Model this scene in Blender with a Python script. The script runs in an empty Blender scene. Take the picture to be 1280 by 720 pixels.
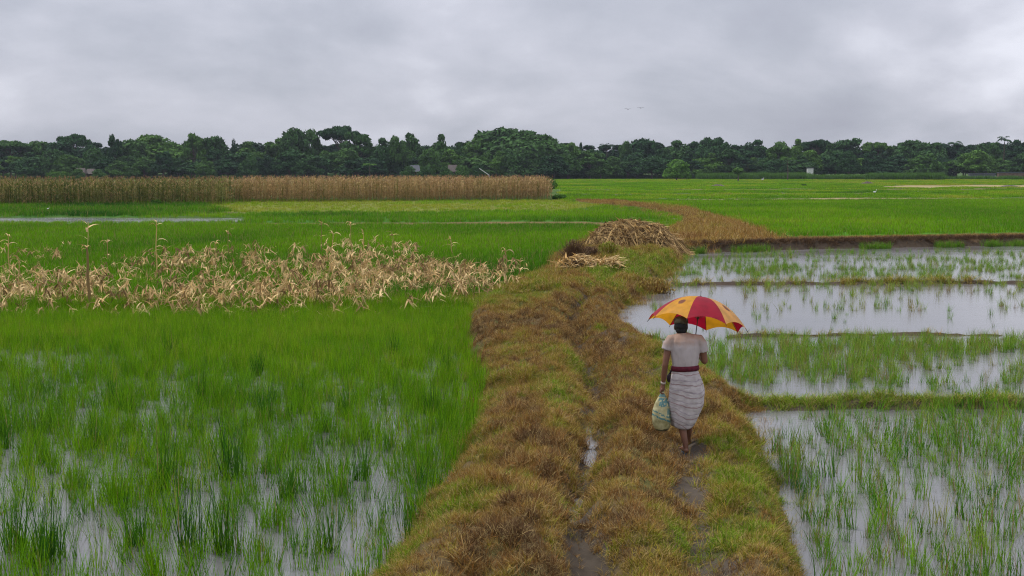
import bpy, bmesh, math, random
import numpy as np
from mathutils import Vector, Matrix, Euler
R = math.radians
random.seed(7)
RNG = np.random.default_rng(11)
scene = bpy.context.scene
C = scene.collection

# ------------------------------------------------------------------ camera
CAM_H, F, HZ = 3.4, 1600.0, 212.0
TH = math.atan((360 - HZ) / F)
cam_d = bpy.data.cameras.new('camera'); cam = bpy.data.objects.new('camera', cam_d); C.objects.link(cam)
cam_d.sensor_width = 36; cam_d.lens = 36 * F / 1280; cam_d.clip_end = 20000; cam_d.clip_start = 0.1
cam.location = (0, 0, CAM_H); cam.rotation_euler = (math.pi / 2 - TH, 0, 0)
scene.camera = cam

def gp(px, py, z=0.0):
    """where the line of sight through a photograph point meets the level z"""
    u, v = (px - 640) / F, (360 - py) / F
    dy = math.cos(TH) + v * math.sin(TH); dz = -math.sin(TH) + v * math.cos(TH)
    t = (z - CAM_H) / dz
    return (u * t, dy * t)

def at_depth(px, py, Y):
    u, v = (px - 640) / F, (360 - py) / F
    dy = math.cos(TH) + v * math.sin(TH); dz = -math.sin(TH) + v * math.cos(TH)
    t = Y / dy
    return (u * t, Y, CAM_H + dz * t)

# ------------------------------------------------------------------ light
SUN_EL, SUN_AZ = R(58), R(-60)
w = bpy.data.worlds.new('World'); scene.world = w; w.use_nodes = True
nt = w.node_tree; nt.nodes.clear()
def wn(t, **k):
    n = nt.nodes.new(t)
    for a, b in k.items(): setattr(n, a, b)
    return n
def vmath(tree, op, a, b=None):
    n = tree.nodes.new('ShaderNodeMath'); n.operation = op
    for i, s in enumerate((a, b)):
        if s is None: continue
        if isinstance(s, (int, float)): n.inputs[i].default_value = s
        else: tree.links.new(s, n.inputs[i])
    return n.outputs[0]
def world():
    L = nt.links.new
    tc = wn('ShaderNodeTexCoord'); sep = wn('ShaderNodeSeparateXYZ'); L(tc.outputs['Generated'], sep.inputs[0])
    zc = vmath(nt, 'MAXIMUM', sep.outputs[2], 0.0)
    zz = vmath(nt, 'ADD', zc, 0.42)
    cx = vmath(nt, 'DIVIDE', sep.outputs[0], zz); cy = vmath(nt, 'DIVIDE', sep.outputs[1], zz)
    comb = wn('ShaderNodeCombineXYZ'); L(cx, comb.inputs[0]); L(cy, comb.inputs[1])
    n1 = wn('ShaderNodeTexNoise'); n1.inputs['Scale'].default_value = 1.8; n1.inputs['Detail'].default_value = 8
    n1.inputs['Roughness'].default_value = 0.52; n1.inputs['Distortion'].default_value = 0.35
    L(comb.outputs[0], n1.inputs['Vector'])
    n2 = wn('ShaderNodeTexNoise'); n2.inputs['Scale'].default_value = 4.5; n2.inputs['Detail'].default_value = 5
    mp = wn('ShaderNodeMapping'); mp.inputs['Location'].default_value = (3.1, 7.7, 0); L(comb.outputs[0], mp.inputs[0]); L(mp.outputs[0], n2.inputs['Vector'])
    m = vmath(nt, 'ADD', vmath(nt, 'MULTIPLY', n1.outputs[0], 0.72), vmath(nt, 'MULTIPLY', n2.outputs[0], 0.28))
    # clearer towards the right
    m = vmath(nt, 'ADD', m, vmath(nt, 'MULTIPLY', sep.outputs[0], 0.05))
    cr = wn('ShaderNodeValToRGB'); L(m, cr.inputs[0])
    e = cr.color_ramp.elements
    e[0].position = 0.34; e[0].color = (.29, .30, .36, 1)
    e[1].position = 0.66; e[1].color = (.60, .61, .68, 1)
    x = e.new(0.46); x.color = (.355, .37, .43, 1)
    x = e.new(0.55); x.color = (.435, .445, .51, 1)
    g = vmath(nt, 'ADD', vmath(nt, 'MULTIPLY', zc, 1.3), 1.02)
    mul = wn('ShaderNodeVectorMath', operation='SCALE'); L(cr.outputs[0], mul.inputs[0]); L(g, mul.inputs['Scale'])
    sky = wn('ShaderNodeTexSky', sky_type='NISHITA', sun_disc=False, sun_elevation=SUN_EL, sun_rotation=SUN_AZ)
    b1 = wn('ShaderNodeBackground'); L(sky.outputs[0], b1.inputs[0]); b1.inputs[1].default_value = 0.06
    b2 = wn('ShaderNodeBackground'); L(mul.outputs[0], b2.inputs[0]); b2.inputs[1].default_value = 1.0
    mx = wn('ShaderNodeMixShader'); mx.inputs[0].default_value = 0.93; L(b1.outputs[0], mx.inputs[1]); L(b2.outputs[0], mx.inputs[2])
    out = wn('ShaderNodeOutputWorld'); L(mx.outputs[0], out.inputs[0])
world()
sd = bpy.data.lights.new('sun', 'SUN'); sd.energy = 1.8; sd.angle = R(12); sd.color = (1, .97, .92)
sun = bpy.data.objects.new('sun', sd); C.objects.link(sun)
# sun_rotation turns clockwise from +Y
dvec = Vector((math.sin(SUN_AZ) * math.cos(SUN_EL), math.cos(SUN_AZ) * math.cos(SUN_EL), math.sin(SUN_EL)))
sun.rotation_euler = dvec.to_track_quat('Z', 'Y').to_euler()
scene.view_settings.view_transform = 'Standard'; scene.view_settings.look = 'None'
scene.view_settings.exposure = 0.36; scene.view_settings.gamma = 1
scene.cycles.use_denoising = True; scene.cycles.denoising_prefilter = 'NONE'; scene.cycles.filter_width = 1.15
scene.cycles.max_bounces = 6; scene.cycles.diffuse_bounces = 2; scene.cycles.transparent_max_bounces = 8; scene.cycles.volume_bounces = 0

# ------------------------------------------------------------------ helpers
def tag(o, label=None, cat=None, group=None, kind=None):
    if label: o['label'] = label
    if cat: o['category'] = cat
    if group: o['group'] = group
    if kind: o['kind'] = kind
    return o
def empty(name, loc=(0, 0, 0), rz=0):
    o = bpy.data.objects.new(name, None); C.objects.link(o); o.location = loc; o.rotation_euler = (0, 0, rz)
    o.empty_display_size = .2
    return o

class MB:
    """collects faces; build() makes one mesh object"""
    def __init__(s): s.v = []; s.f = []; s.c = []; s.m = []; s.uv = []
    def blade(s, base, az, length, lean, curl, width, segs=3, col=None, mat=0, twist=None, fold=0):
        """tapering, bending leaf strip: lean = start angle from vertical, curl = angle added by the tip"""
        c = random.random() if col is None else col
        az2 = az + math.pi / 2 + (random.uniform(-.5, .5) if twist is None else twist)
        wx, wy = math.cos(az2), math.sin(az2)
        p = list(base); a = lean; b0 = len(s.v)
        for i in range(segs + 1):
            t = i / segs
            wd = width * (1 - t ** 1.6) * (0.65 + .35 * min(1, t * 4)) * .5
            if i == segs: s.v.append(tuple(p))
            else:
                s.v.append((p[0] - wx * wd, p[1] - wy * wd, p[2])); s.v.append((p[0] + wx * wd, p[1] + wy * wd, p[2] + fold * wd))
            st = length / segs
            p[0] += math.cos(az) * math.sin(a) * st; p[1] += math.sin(az) * math.sin(a) * st; p[2] += math.cos(a) * st
            a += curl / segs
        for i in range(segs - 1):
            k = b0 + 2 * i; s.f.append((k, k + 1, k + 3, k + 2)); s.c.append(c); s.m.append(mat)
        k = b0 + 2 * (segs - 1); s.f.append((k, k + 1, k + 2)); s.c.append(c); s.m.append(mat)
    def tube(s, pts, rad, n=6, mat=0, col=None, cap=True):
        c = random.random() if col is None else col
        pts = [Vector(p) for p in pts]; b0 = len(s.v)
        if not hasattr(rad, '__len__'): rad = [rad] * len(pts)
        prev = None
        for i, p in enumerate(pts):
            d = (pts[min(i + 1, len(pts) - 1)] - pts[max(i - 1, 0)]).normalized()
            if prev is None:
                a = d.orthogonal().normalized()
            else:
                a = (prev - d * prev.dot(d)).normalized()
            prev = a; b = d.cross(a)
            for k in range(n):
                t = 2 * math.pi * k / n
                s.v.append(tuple(p + (a * math.cos(t) + b * math.sin(t)) * rad[i]))
        for i in range(len(pts) - 1):
            for k in range(n):
                q = b0 + i * n; s.f.append((q + k, q + (k + 1) % n, q + n + (k + 1) % n, q + n + k)); s.c.append(c); s.m.append(mat)
        if cap:
            s.f.append(tuple(b0 + k for k in range(n))[::-1]); s.c.append(c); s.m.append(mat)
            q = b0 + (len(pts) - 1) * n
            s.f.append(tuple(q + k for k in range(n))); s.c.append(c); s.m.append(mat)
    def box(s, lo, hi, mat=0, col=.5):
        b = len(s.v); x0, y0, z0 = lo; x1, y1, z1 = hi
        s.v += [(x0, y0, z0), (x1, y0, z0), (x1, y1, z0), (x0, y1, z0), (x0, y0, z1), (x1, y0, z1), (x1, y1, z1), (x0, y1, z1)]
        for f in ((0, 3, 2, 1), (4, 5, 6, 7), (0, 1, 5, 4), (1, 2, 6, 5), (2, 3, 7, 6), (3, 0, 4, 7)):
            s.f.append(tuple(b + i for i in f)); s.c.append(col); s.m.append(mat)
    def ball(s, c, r, n=8, m=6, mat=0, col=.5):
        """closed ellipsoid"""
        if not hasattr(r, '__len__'): r = (r, r, r)
        b0 = len(s.v); s.v.append((c[0], c[1], c[2] - r[2]))
        for i in range(1, m):
            ph = -math.pi / 2 + math.pi * i / m
            for k in range(n):
                t = 2 * math.pi * k / n
                s.v.append((c[0] + r[0] * math.cos(ph) * math.cos(t), c[1] + r[1] * math.cos(ph) * math.sin(t), c[2] + r[2] * math.sin(ph)))
        s.v.append((c[0], c[1], c[2] + r[2])); top = len(s.v) - 1
        for k in range(n):
            s.f.append((b0, b0 + 1 + (k + 1) % n, b0 + 1 + k)); s.c.append(col); s.m.append(mat)
            q = b0 + 1 + (m - 2) * n
            s.f.append((top, q + k, q + (k + 1) % n)); s.c.append(col); s.m.append(mat)
        for i in range(m - 2):
            q = b0 + 1 + i * n
            for k in range(n):
                s.f.append((q + k, q + (k + 1) % n, q + n + (k + 1) % n, q + n + k)); s.c.append(col); s.m.append(mat)
    def mesh(s, name, mats, smooth=False):
        me = bpy.data.meshes.new(name); me.from_pydata(s.v, [], s.f)
        at = me.attributes.new('v', 'FLOAT', 'FACE'); at.data.foreach_set('value', np.array(s.c, dtype=np.float32))
        mats = mats if isinstance(mats, (list, tuple)) else [mats]
        for m in mats: me.materials.append(m)
        if len(mats) > 1: me.polygons.foreach_set('material_index', np.array(s.m, dtype=np.int32))
        if smooth: me.polygons.foreach_set('use_smooth', [True] * len(me.polygons))
        me.update(); return me
    def build(s, name, mats, parent=None, smooth=False, loc=(0, 0, 0)):
        o = bpy.data.objects.new(name, s.mesh(name, mats, smooth)); C.objects.link(o)
        o.location = loc
        if parent: o.parent = parent
        return o

def copy_thing(o, loc, rz, scale=(1, 1, 1), label=None, parent=None, tint=None):
    c = o.copy(); C.objects.link(c)
    if parent: c.parent = parent
    else:
        c.location = loc; c.rotation_euler = (0, 0, rz); c.scale = scale
        if label: c['label'] = label
    if tint is not None: c['tint'] = tint
    for ch in o.children: copy_thing(ch, None, None, parent=c, tint=tint)
    return c

# value noise
_T = RNG.random((256, 256))
def vnoise(x, y):
    xi = np.floor(x).astype(int); yi = np.floor(y).astype(int); fx = x - xi; fy = y - yi
    fx = fx * fx * (3 - 2 * fx); fy = fy * fy * (3 - 2 * fy)
    a = _T[xi & 255, yi & 255]; b = _T[(xi + 1) & 255, yi & 255]; c = _T[xi & 255, (yi + 1) & 255]; d = _T[(xi + 1) & 255, (yi + 1) & 255]
    return (a * (1 - fx) + b * fx) * (1 - fy) + (c * (1 - fx) + d * fx) * fy
def fbm(x, y, o=4):
    s = 0; a = .5; t = 0
    for i in range(o):
        s = s + a * vnoise(x * 2 ** i + 17.3 * i, y * 2 ** i + 5.1 * i); t += a; a *= .5
    return s / t
def sst(e0, e1, x):
    t = np.clip((x - e0) / (e1 - e0), 0, 1); return t * t * (3 - 2 * t)
def in_poly(x, y, poly):
    x = np.asarray(x); y = np.asarray(y); y = y + (fbm(x * .11, y * .03 + 7, 3) - .5) * np.minimum(y, 400) ** 2 * .00045; r = np.zeros(x.shape, bool); n = len(poly)
    for i in range(n):
        x0, y0 = poly[i]; x1, y1 = poly[(i + 1) % n]
        if y0 == y1: continue
        c = ((y0 > y) != (y1 > y)) & (x < (x1 - x0) * (y - y0) / (y1 - y0) + x0)
        r ^= c
    return r
def seg_dist(x, y, pl):
    d = np.full(np.shape(x), 1e9)
    for (x0, y0), (x1, y1) in zip(pl[:-1], pl[1:]):
        vx, vy = x1 - x0, y1 - y0; t = np.clip(((x - x0) * vx + (y - y0) * vy) / (vx * vx + vy * vy), 0, 1)
        d = np.minimum(d, np.hypot(x - x0 - t * vx, y - y0 - t * vy))
    return d

# ------------------------------------------------------------------ materials
def new_mat(name):
    m = bpy.data.materials.new(name); m.use_nodes = True
    t = m.node_tree; b = t.nodes['Principled BSDF']; return m, t, b
def node(t, typ, **k):
    n = t.nodes.new(typ)
    for a, b in k.items(): setattr(n, a, b)
    return n
def ramp(t, fac, stops):
    cr = node(t, 'ShaderNodeValToRGB'); t.links.new(fac, cr.inputs[0]); e = cr.color_ramp.elements
    e[0].position = stops[0][0]; e[0].color = (*stops[0][1], 1)
    e[1].position = stops[-1][0]; e[1].color = (*stops[-1][1], 1)
    for p, c in stops[1:-1]: q = e.new(p); q.color = (*c, 1)
    return cr.outputs[0]
def mixc(t, fac, a, b, mode='MIX'):
    n = node(t, 'ShaderNodeMix', data_type='RGBA', blend_type=mode)
    for sock, v in ((n.inputs[0], fac), (n.inputs[6], a), (n.inputs[7], b)):
        if isinstance(v, (int, float)): sock.default_value = v
        elif isinstance(v, tuple): sock.default_value = (*v, 1)
        else: t.links.new(v, sock)
    return n.outputs[2]
def leaf_mat(name, stops, trans=.35, vary=.5, rough=.75, spec=.1, dry=None):
    """foliage: colour from a per-instance tint, each leaf a little different"""
    m, t, b = new_mat(name)
    at = node(t, 'ShaderNodeAttribute', attribute_name='tint', attribute_type='INSTANCER')
    col = ramp(t, at.outputs['Fac'], stops)
    v = node(t, 'ShaderNodeAttribute', attribute_name='v')
    mul = vmath(t, 'ADD', vmath(t, 'MULTIPLY', v.outputs['Fac'], vary), 1 - vary / 2)
    sc = node(t, 'ShaderNodeVectorMath', operation='SCALE'); t.links.new(col, sc.inputs[0]); t.links.new(mul, sc.inputs['Scale'])
    col = sc.outputs[0]
    if dry:
        f = vmath(t, 'GREATER_THAN', v.outputs['Fac'], 1 - dry[0])
        col = mixc(t, f, col, dry[1])
    t.links.new(col, b.inputs['Base Color']); b.inputs['Roughness'].default_value = rough
    b.inputs['Specular IOR Level'].default_value = spec
    if trans:
        tr = node(t, 'ShaderNodeBsdfTranslucent'); t.links.new(col, tr.inputs[0])
        mx = node(t, 'ShaderNodeMixShader'); mx.inputs[0].default_value = trans
        t.links.new(b.outputs[0], mx.inputs[1]); t.links.new(tr.outputs[0], mx.inputs[2])
        t.links.new(mx.outputs[0], t.nodes['Material Output'].inputs[0])
    return m
def plain_mat(name, c, rough=.7, var=.25, scale=8, bump=0, spec=.3, c2=None, coord='Object', detail=4):
    m, t, b = new_mat(name)
    tc = node(t, 'ShaderNodeTexCoord'); n = node(t, 'ShaderNodeTexNoise'); n.inputs['Scale'].default_value = scale; n.inputs['Detail'].default_value = detail
    t.links.new(tc.outputs[coord], n.inputs['Vector'])
    lo = tuple(x * (1 - var) for x in c); hi = c2 or tuple(min(1, x * (1 + var)) for x in c)
    t.links.new(ramp(t, n.outputs[0], [(.3, lo), (.7, hi)]), b.inputs['Base Color'])
    b.inputs['Roughness'].default_value = rough; b.inputs['Specular IOR Level'].default_value = spec
    if bump:
        bp = node(t, 'ShaderNodeBump'); bp.inputs['Strength'].default_value = bump; bp.inputs['Distance'].default_value = .02
        t.links.new(n.outputs[0], bp.inputs['Height']); t.links.new(bp.outputs[0], b.inputs['Normal'])
    return m

G_BRIGHT = (.075, .235, .006)
M = {}
M['rice'] = leaf_mat('rice_leaf', [(0, (.030, .12, .008)), (.35, (.108, .268, .005)), (.7, (.19, .37, .004)), (1, (.32, .36, .03))], .3, .9, dry=(.05, (.30, .24, .08)))
M['rice_young'] = leaf_mat('young_rice_leaf', [(0, (.05, .17, .012)), (.5, (.16, .33, .02)), (.8, (.27, .34, .05)), (1, (.32, .24, .10))], .3, .8, dry=(.12, (.30, .20, .09)))
M['bank'] = leaf_mat('bank_grass_blade', [(0, (.14, .075, .032)), (.25, (.34, .17, .046)), (.5, (.37, .26, .052)), (.7, (.28, .26, .022)), (1, (.17, .29, .010))], .15, 1.2, dry=(.26, (.42, .30, .12)))
M['straw'] = leaf_mat('dry_maize_leaf', [(0, (.21, .13, .055)), (.5, (.54, .37, .155)), (1, (.74, .55, .28))], .2, .9, .7)
M['corn'] = leaf_mat('maize_leaf', [(0, (.075, .115, .018)), (.45, (.25, .225, .06)), (1, (.50, .33, .15))], .3, .8, dry=(.2, (.45, .30, .14)))
M['tassel'] = leaf_mat('maize_tassel', [(0, (.28, .17, .09)), (1, (.40, .23, .13))], .2, .5)
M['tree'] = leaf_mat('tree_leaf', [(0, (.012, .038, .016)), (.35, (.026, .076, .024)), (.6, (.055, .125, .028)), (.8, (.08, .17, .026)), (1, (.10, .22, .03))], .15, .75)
M['bush'] = leaf_mat('bush_leaf', [(0, (.04, .10, .015)), (1, (.08, .18, .02))], .25, .7)
M['deadbush'] = leaf_mat('dry_brown_stem', [(0, (.10, .058, .034)), (1, (.18, .11, .055))], .1, .7)
M['bark'] = plain_mat('bark', (.10, .08, .06), .9)
M['mud'] = plain_mat('wet_mud', (.09, .065, .045), .45, .4, 6, .5)
M['reed'] = leaf_mat('tall_crop_leaf', [(0, (.045, .11, .02)), (1, (.09, .19, .03))], .3, .6)

def ground_mat():
    m, t, b = new_mat('field_ground')
    a = node(t, 'ShaderNodeAttribute', attribute_name='col')
    g = node(t, 'ShaderNodeNewGeometry')
    n = node(t, 'ShaderNodeTexNoise'); n.inputs['Scale'].default_value = 5; n.inputs['Detail'].default_value = 6; t.links.new(g.outputs['Position'], n.inputs['Vector'])
    mp = node(t, 'ShaderNodeMapping'); mp.inputs['Scale'].default_value = (.06, .035, 1); t.links.new(g.outputs['Position'], mp.inputs[0])
    n2 = node(t, 'ShaderNodeTexNoise'); n2.inputs['Scale'].default_value = 1; n2.inputs['Detail'].default_value = 5; t.links.new(mp.outputs[0], n2.inputs['Vector'])
    k = vmath(t, 'ADD', vmath(t, 'MULTIPLY', n.outputs[0], .8), .6)
    k2 = vmath(t, 'ADD', vmath(t, 'MULTIPLY', n2.outputs[0], .9), .55)
    k = vmath(t, 'MULTIPLY', k, k2)
    sc = node(t, 'ShaderNodeVectorMath', operation='SCALE'); t.links.new(a.outputs['Color'], sc.inputs[0]); t.links.new(k, sc.inputs['Scale'])
    t.links.new(sc.outputs[0], b.inputs['Base Color'])
    b.inputs['Roughness'].default_value = .85; b.inputs['Specular IOR Level'].default_value = .08
    bp = node(t, 'ShaderNodeBump'); bp.inputs['Strength'].default_value = .7; bp.inputs['Distance'].default_value = .04
    t.links.new(n.outputs[0], bp.inputs['Height']); t.links.new(bp.outputs[0], b.inputs['Normal'])
    return m
def water_mat():
    m, t, b = new_mat('shallow_muddy_water')
    g = node(t, 'ShaderNodeNewGeometry')
    mp = node(t, 'ShaderNodeMapping'); mp.inputs['Scale'].default_value = (1.0, 2.2, 1); t.links.new(g.outputs['Position'], mp.inputs[0])
    n = node(t, 'ShaderNodeTexNoise'); n.inputs['Scale'].default_value = 5; n.inputs['Detail'].default_value = 4; t.links.new(mp.outputs[0], n.inputs['Vector'])
    mp2 = node(t, 'ShaderNodeMapping'); mp2.inputs['Scale'].default_value = (.25, .6, 1); t.links.new(g.outputs['Position'], mp2.inputs[0])
    n2 = node(t, 'ShaderNodeTexNoise'); n2.inputs['Scale'].default_value = 1; n2.inputs['Detail'].default_value = 3; t.links.new(mp2.outputs[0], n2.inputs['Vector'])
    t.links.new(ramp(t, n2.outputs[0], [(.3, (.11, .105, .10)), (.7, (.17, .165, .165))]), b.inputs['Base Color'])
    t.links.new(vmath(t, 'MULTIPLY', n2.outputs[0], .26), b.inputs['Roughness']); b.inputs['IOR'].default_value = 1.5
    bp = node(t, 'ShaderNodeBump'); bp.inputs['Strength'].default_value = .28; bp.inputs['Distance'].default_value = .01
    t.links.new(n.outputs[0], bp.inputs['Height']); t.links.new(bp.outputs[0], b.inputs['Normal'])
    return m
M['ground'] = ground_mat(); M['water'] = water_mat()

P0 = Vector((*gp(857, 565, -.02), 0))
# ------------------------------------------------------------------ layout
ZW, BED, LAND = -0.30, -0.40, -0.20
def curve(pts, z):
    q = sorted([gp(a, b, z)[::-1] for a, b in pts]); q = np.array(q); return q[:, 0], q[:, 1]
LY, LX = curve([(415, 760), (440, 720), (502, 640), (562, 560), (588, 480), (568, 430), (577, 388), (640, 356), (690, 338), (703, 320), (730, 303)], -.2)
RY, RX = curve([(1030, 760), (1014, 720), (992, 630), (952, 550), (925, 502), (880, 475), (812, 432), (766, 404), (800, 374), (838, 345), (850, 322), (852, 308)], -.3)
CY, CX = curve([(742, 760), (738, 720), (722, 640), (728, 590), (738, 560), (742, 500), (735, 470), (722, 420), (716, 392), (735, 370), (775, 345), (815, 322), (850, 305)], -.05)
PY, PX = curve([(900, 760), (890, 720), (880, 680), (866, 630), (858, 580), (850, 545), (832, 505), (815, 470), (790, 445), (760, 425), (730, 402)], 0)
def Lx(y): return np.interp(y, LY, LX)
def Rx(y): return np.interp(y, RY, RX)
def Cx(y): return np.interp(y, CY, CX)
def Px(y): return np.interp(y, PY, PX)
RIDGE0 = [gp(850, 306, 0), gp(1000, 302, 0), gp(1280, 297, 0), gp(1700, 292, 0)]
RIDGE1 = [gp(840, 352, -.2), gp(1000, 351, -.2), gp(1280, 350, -.2), gp(1700, 349, -.2)]
RIDGE2 = [gp(905, 419, -.25), gp(1000, 417, -.25), gp(1120, 416, -.25), gp(1250, 418, -.27)]
RIDGE2b = [gp(795, 420, -.25), gp(830, 421, -.25)]
RIDGE3 = [gp(920, 500, -.2), gp(1280, 498, -.2), gp(1800, 496, -.2)]
YL0 = gp(300, 388, -.25)[1]            # back edge of the near left paddy
YR0 = RIDGE0[0][1]
def ppoly(pts, z=LAND): return [gp(a, b, z) for a, b in pts]
# far fields: (polygon in the photograph projected on the land, ground colour, tuft tint, tuft height, density)
FIELDS = [
    ('rice', ppoly([(-700, 283), (745, 283), (730, 303), (690, 330), (640, 352), (560, 388), (-700, 392)]), (.05, .15, .008), .42, .34, 10),
    ('rice', ppoly([(-800, 257), (252, 256), (300, 266), (200, 271), (-800, 271)]), (.035, .11, .008), .2, .45, 2),
    ('rice', ppoly([(250, 252), (720, 250), (760, 256), (700, 265), (330, 267), (260, 264)]), (.15, .17, .025), .88, .25, 1.6),
    ('rice', ppoly([(310, 267), (700, 265), (800, 268), (830, 275), (700, 278), (310, 279)]), (.05, .14, .008), .40, .35, 3.0),
    ('rice', ppoly([(-800, 280), (310, 279), (310, 283), (-800, 284)]), (.06, .16, .008), .5, .3, 4),
    ('rice', ppoly([(700, 252), (860, 258), (905, 268), (965, 296), (1280, 290), (2200, 280), (2200, 249), (1280, 249), (840, 250.5)]), (.06, .17, .006), .50, .32, 4),
    ('rice', ppoly([(700, 238), (2600, 236), (2600, 246), (1280, 247), (840, 249), (700, 250)]), (.085, .13, .03), .62, .25, .6),
    ('rice', ppoly([(690, 230), (1020, 230), (1060, 236), (690, 237)]), (.08, .17, .01), .6, .3, .5),
    ('rice', ppoly([(1280, 240), (3000, 236), (3000, 231), (1180, 236)]), (.06, .12, .012), .4, .3, .3),
]
FIELDS += [('rice', ppoly([(690, 223.5), (3000, 222), (3000, 229), (1000, 230), (690, 230)]), (.085, .13, .035), .75, .3, .35), ('rice', ppoly([(1000, 229.5), (3000, 228), (3000, 231), (1180, 236), (1060, 237)]), (.085, .12, .035), .7, .3, .4), ('rice', ppoly([(740, 283), (830, 275), (800, 267), (870, 262), (900, 300), (730, 303)]), (.10, .13, .03), .6, .25, 4)]
BARE = [(ppoly([(850, 237), (1090, 236.3), (1290, 235.8), (1700, 235.5), (1700, 236.3), (1290, 236.7), (1090, 237.2), (850, 238)]), (.16, .13, .05)), (ppoly([(700, 243), (950, 242), (1290, 241), (1290, 241.7), (950, 243), (700, 244)]), (.12, .11, .04)),
  # dry / tan patches and dykes without rice
    (ppoly([(840, 249.5), (1130, 247.6), (1290, 247.5), (1290, 249), (1130, 250), (840, 251)]), (.33, .24, .12)),
    (ppoly([(1090, 232), (1300, 230.5), (3000, 226), (3000, 230), (1300, 235), (1100, 234.5)]), (.30, .24, .11)),
    (ppoly([(290, 279), (730, 277), (790, 280), (730, 282.5), (290, 282)]), (.18, .12, .05)),
    (ppoly([(225, 264), (330, 266.5), (330, 267.5), (230, 266)]), (.10, .075, .03)),
]
BROWN = ppoly([(845, 312), (975, 301), (940, 287), (900, 272), (855, 261), (770, 251), (715, 250.5), (735, 253.5), (800, 259), (852, 268), (856, 276), (838, 286), (760, 299), (715, 322)], -.1)
STRIP = ppoly([(-900, 273), (120, 272), (311, 273), (300, 278), (120, 280), (-900, 281)], -.25)
MAIZE = ppoly([(-700, 318), (100, 312), (420, 300), (600, 322), (665, 350), (600, 376), (480, 386), (-700, 392)])

def height(x, y):
    x = np.asarray(x, float); y = np.asarray(y, float)
    wob = (fbm(x * 1.3 + 40, y * 1.3) - .5) * .7
    inb = sst(-.05, .75, x - Lx(y) + wob) * sst(-.05, .55, Rx(y) - x + wob * .6)
    # mounded shoulders, the wet rut and the worn footpath
    top = .03 + (fbm(x * .9, y * .7, 3) - .5) * .40 + (fbm(x * 3.5, y * 3.5, 3) - .5) * .16
    rut = np.exp(-((x - Cx(y) + (fbm(y * .8, x * 0 + 3) - .5) * .3) / .20) ** 2)
    wet = .10 + .125 * sst(18.6, 16.5, y) * sst(10.5, 12.5, y)
    top = top + .13 * np.exp(-((x - Cx(y) - .50) / .26) ** 2) + .13 * np.exp(-((x - Cx(y) + .55) / .34) ** 2) - .10 * rut * sst(18.2, 19.5, y)
    top = top - rut * wet
    pw = np.exp(-((x - Px(y) + (fbm(y * .9, x * 0 + 8) - .5) * .25) / .22) ** 2) * sst(27, 24, y)
    top = top * (1 - .75 * pw) - .07 * pw
    left = np.where(y < YL0, BED, LAND); 
    left = BED + (LAND - BED) * sst(YL0 - .8, YL0 + .6, y + wob * .6)
    left = left + (fbm(x * .8, y * .8, 3) - .5) * .10 * sst(YL0, YL0 + 3, y)
    right = np.full(x.shape, BED)
    nz = (fbm(x * 2, y * 2, 3) - .5)
    for pl, wd, hh in ((RIDGE1, .30, .17), (RIDGE2, .13, .145), (RIDGE2b, .16, .145), (RIDGE3, .34, .18)):
        d = seg_dist(x, y, pl) + (fbm(x * 1.5, y * 1.5 + 4, 3) - .5) * .35
        right = np.maximum(right, BED + (hh + nz * .14) * sst(wd * 1.7, wd * .4, d + nz * .25))
    rd = np.interp(x, [p[0] for p in RIDGE0], [p[1] for p in RIDGE0]); right = np.maximum(right, BED + (LAND + .06 - BED) * sst(rd - 1.15, rd - .8, y + nz * .5))
    mid = Cx(y)
    z = np.where(x < mid, left, right)
    far = sst(66, 70, y)
    z = np.where(y > YR0 + 9, np.where(x < mid, left, LAND + .06), z)
    z = z * (1 - inb) + np.maximum(top, z) * inb if True else z
    z = z * (1 - far) + LAND * far
    br = in_poly(x, y, BROWN)
    z = np.where(br & (y > 50), np.maximum(z, LAND + .16 + nz * .2), z)
    d0 = seg_dist(x, y, RIDGE0)
    z = np.maximum(z, LAND + .32 * sst(.95, .6, d0 + nz * .4) + nz * .06 * (d0 < 1.0) - 1.0 * (d0 > 1.1))
    z = np.where(in_poly(x, y, STRIP), LAND - .12, z)
    return z

def axis(breaks):
    out = [breaks[0][0]]
    for (a, b, s0, s1) in breaks:
        v = a
        while v < b - 1e-6:
            t = (v - a) / (b - a); st = s0 * (s1 / s0) ** t; v = min(b, v + st); out.append(v)
    return np.array(out)
ys = axis([(-60, 4, 16, 2), (4, 11, 1, .12), (11, 30, .085, .14), (30, 66, .16, .5), (66, 140, .5, 1.6), (140, 480, 1.8, 9), (480, 1800, 15, 300)])
xr = axis([(0, 4.5, .085, .1), (4.5, 16, .12, .35), (16, 60, .4, 2), (60, 260, 2.5, 10), (260, 1500, 14, 300)])
xs = np.concatenate([-xr[:0:-1], xr])
GX, GY = np.meshgrid(xs, ys); GZ = height(GX, GY)
def grid_mesh(name, GX, GY, GZ, mat, col=None):
    ny, nx = GX.shape
    me = bpy.data.meshes.new(name); me.vertices.add(nx * ny)
    me.vertices.foreach_set('co', np.stack([GX, GY, GZ], -1).astype(np.float32).ravel())
    i = np.arange((ny - 1) * (nx - 1)); r = i // (nx - 1); c = i % (nx - 1); a = r * nx + c
    q = np.stack([a, a + 1, a + nx + 1, a + nx], -1).astype(np.int32)
    me.loops.add(q.size); me.loops.foreach_set('vertex_index', q.ravel())
    me.polygons.add(len(q)); me.polygons.foreach_set('loop_start', np.arange(0, q.size, 4, dtype=np.int32))
    me.polygons.foreach_set('use_smooth', np.ones(len(q), bool))
    me.update(calc_edges=True)
    if col is not None:
        at = me.attributes.new('col', 'FLOAT_COLOR', 'POINT')
        at.data.foreach_set('color', np.concatenate([col, np.ones(col.shape[:2] + (1,))], -1).astype(np.float32).ravel())
    me.materials.append(mat); o = bpy.data.objects.new(name, me); C.objects.link(o); return o
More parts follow.
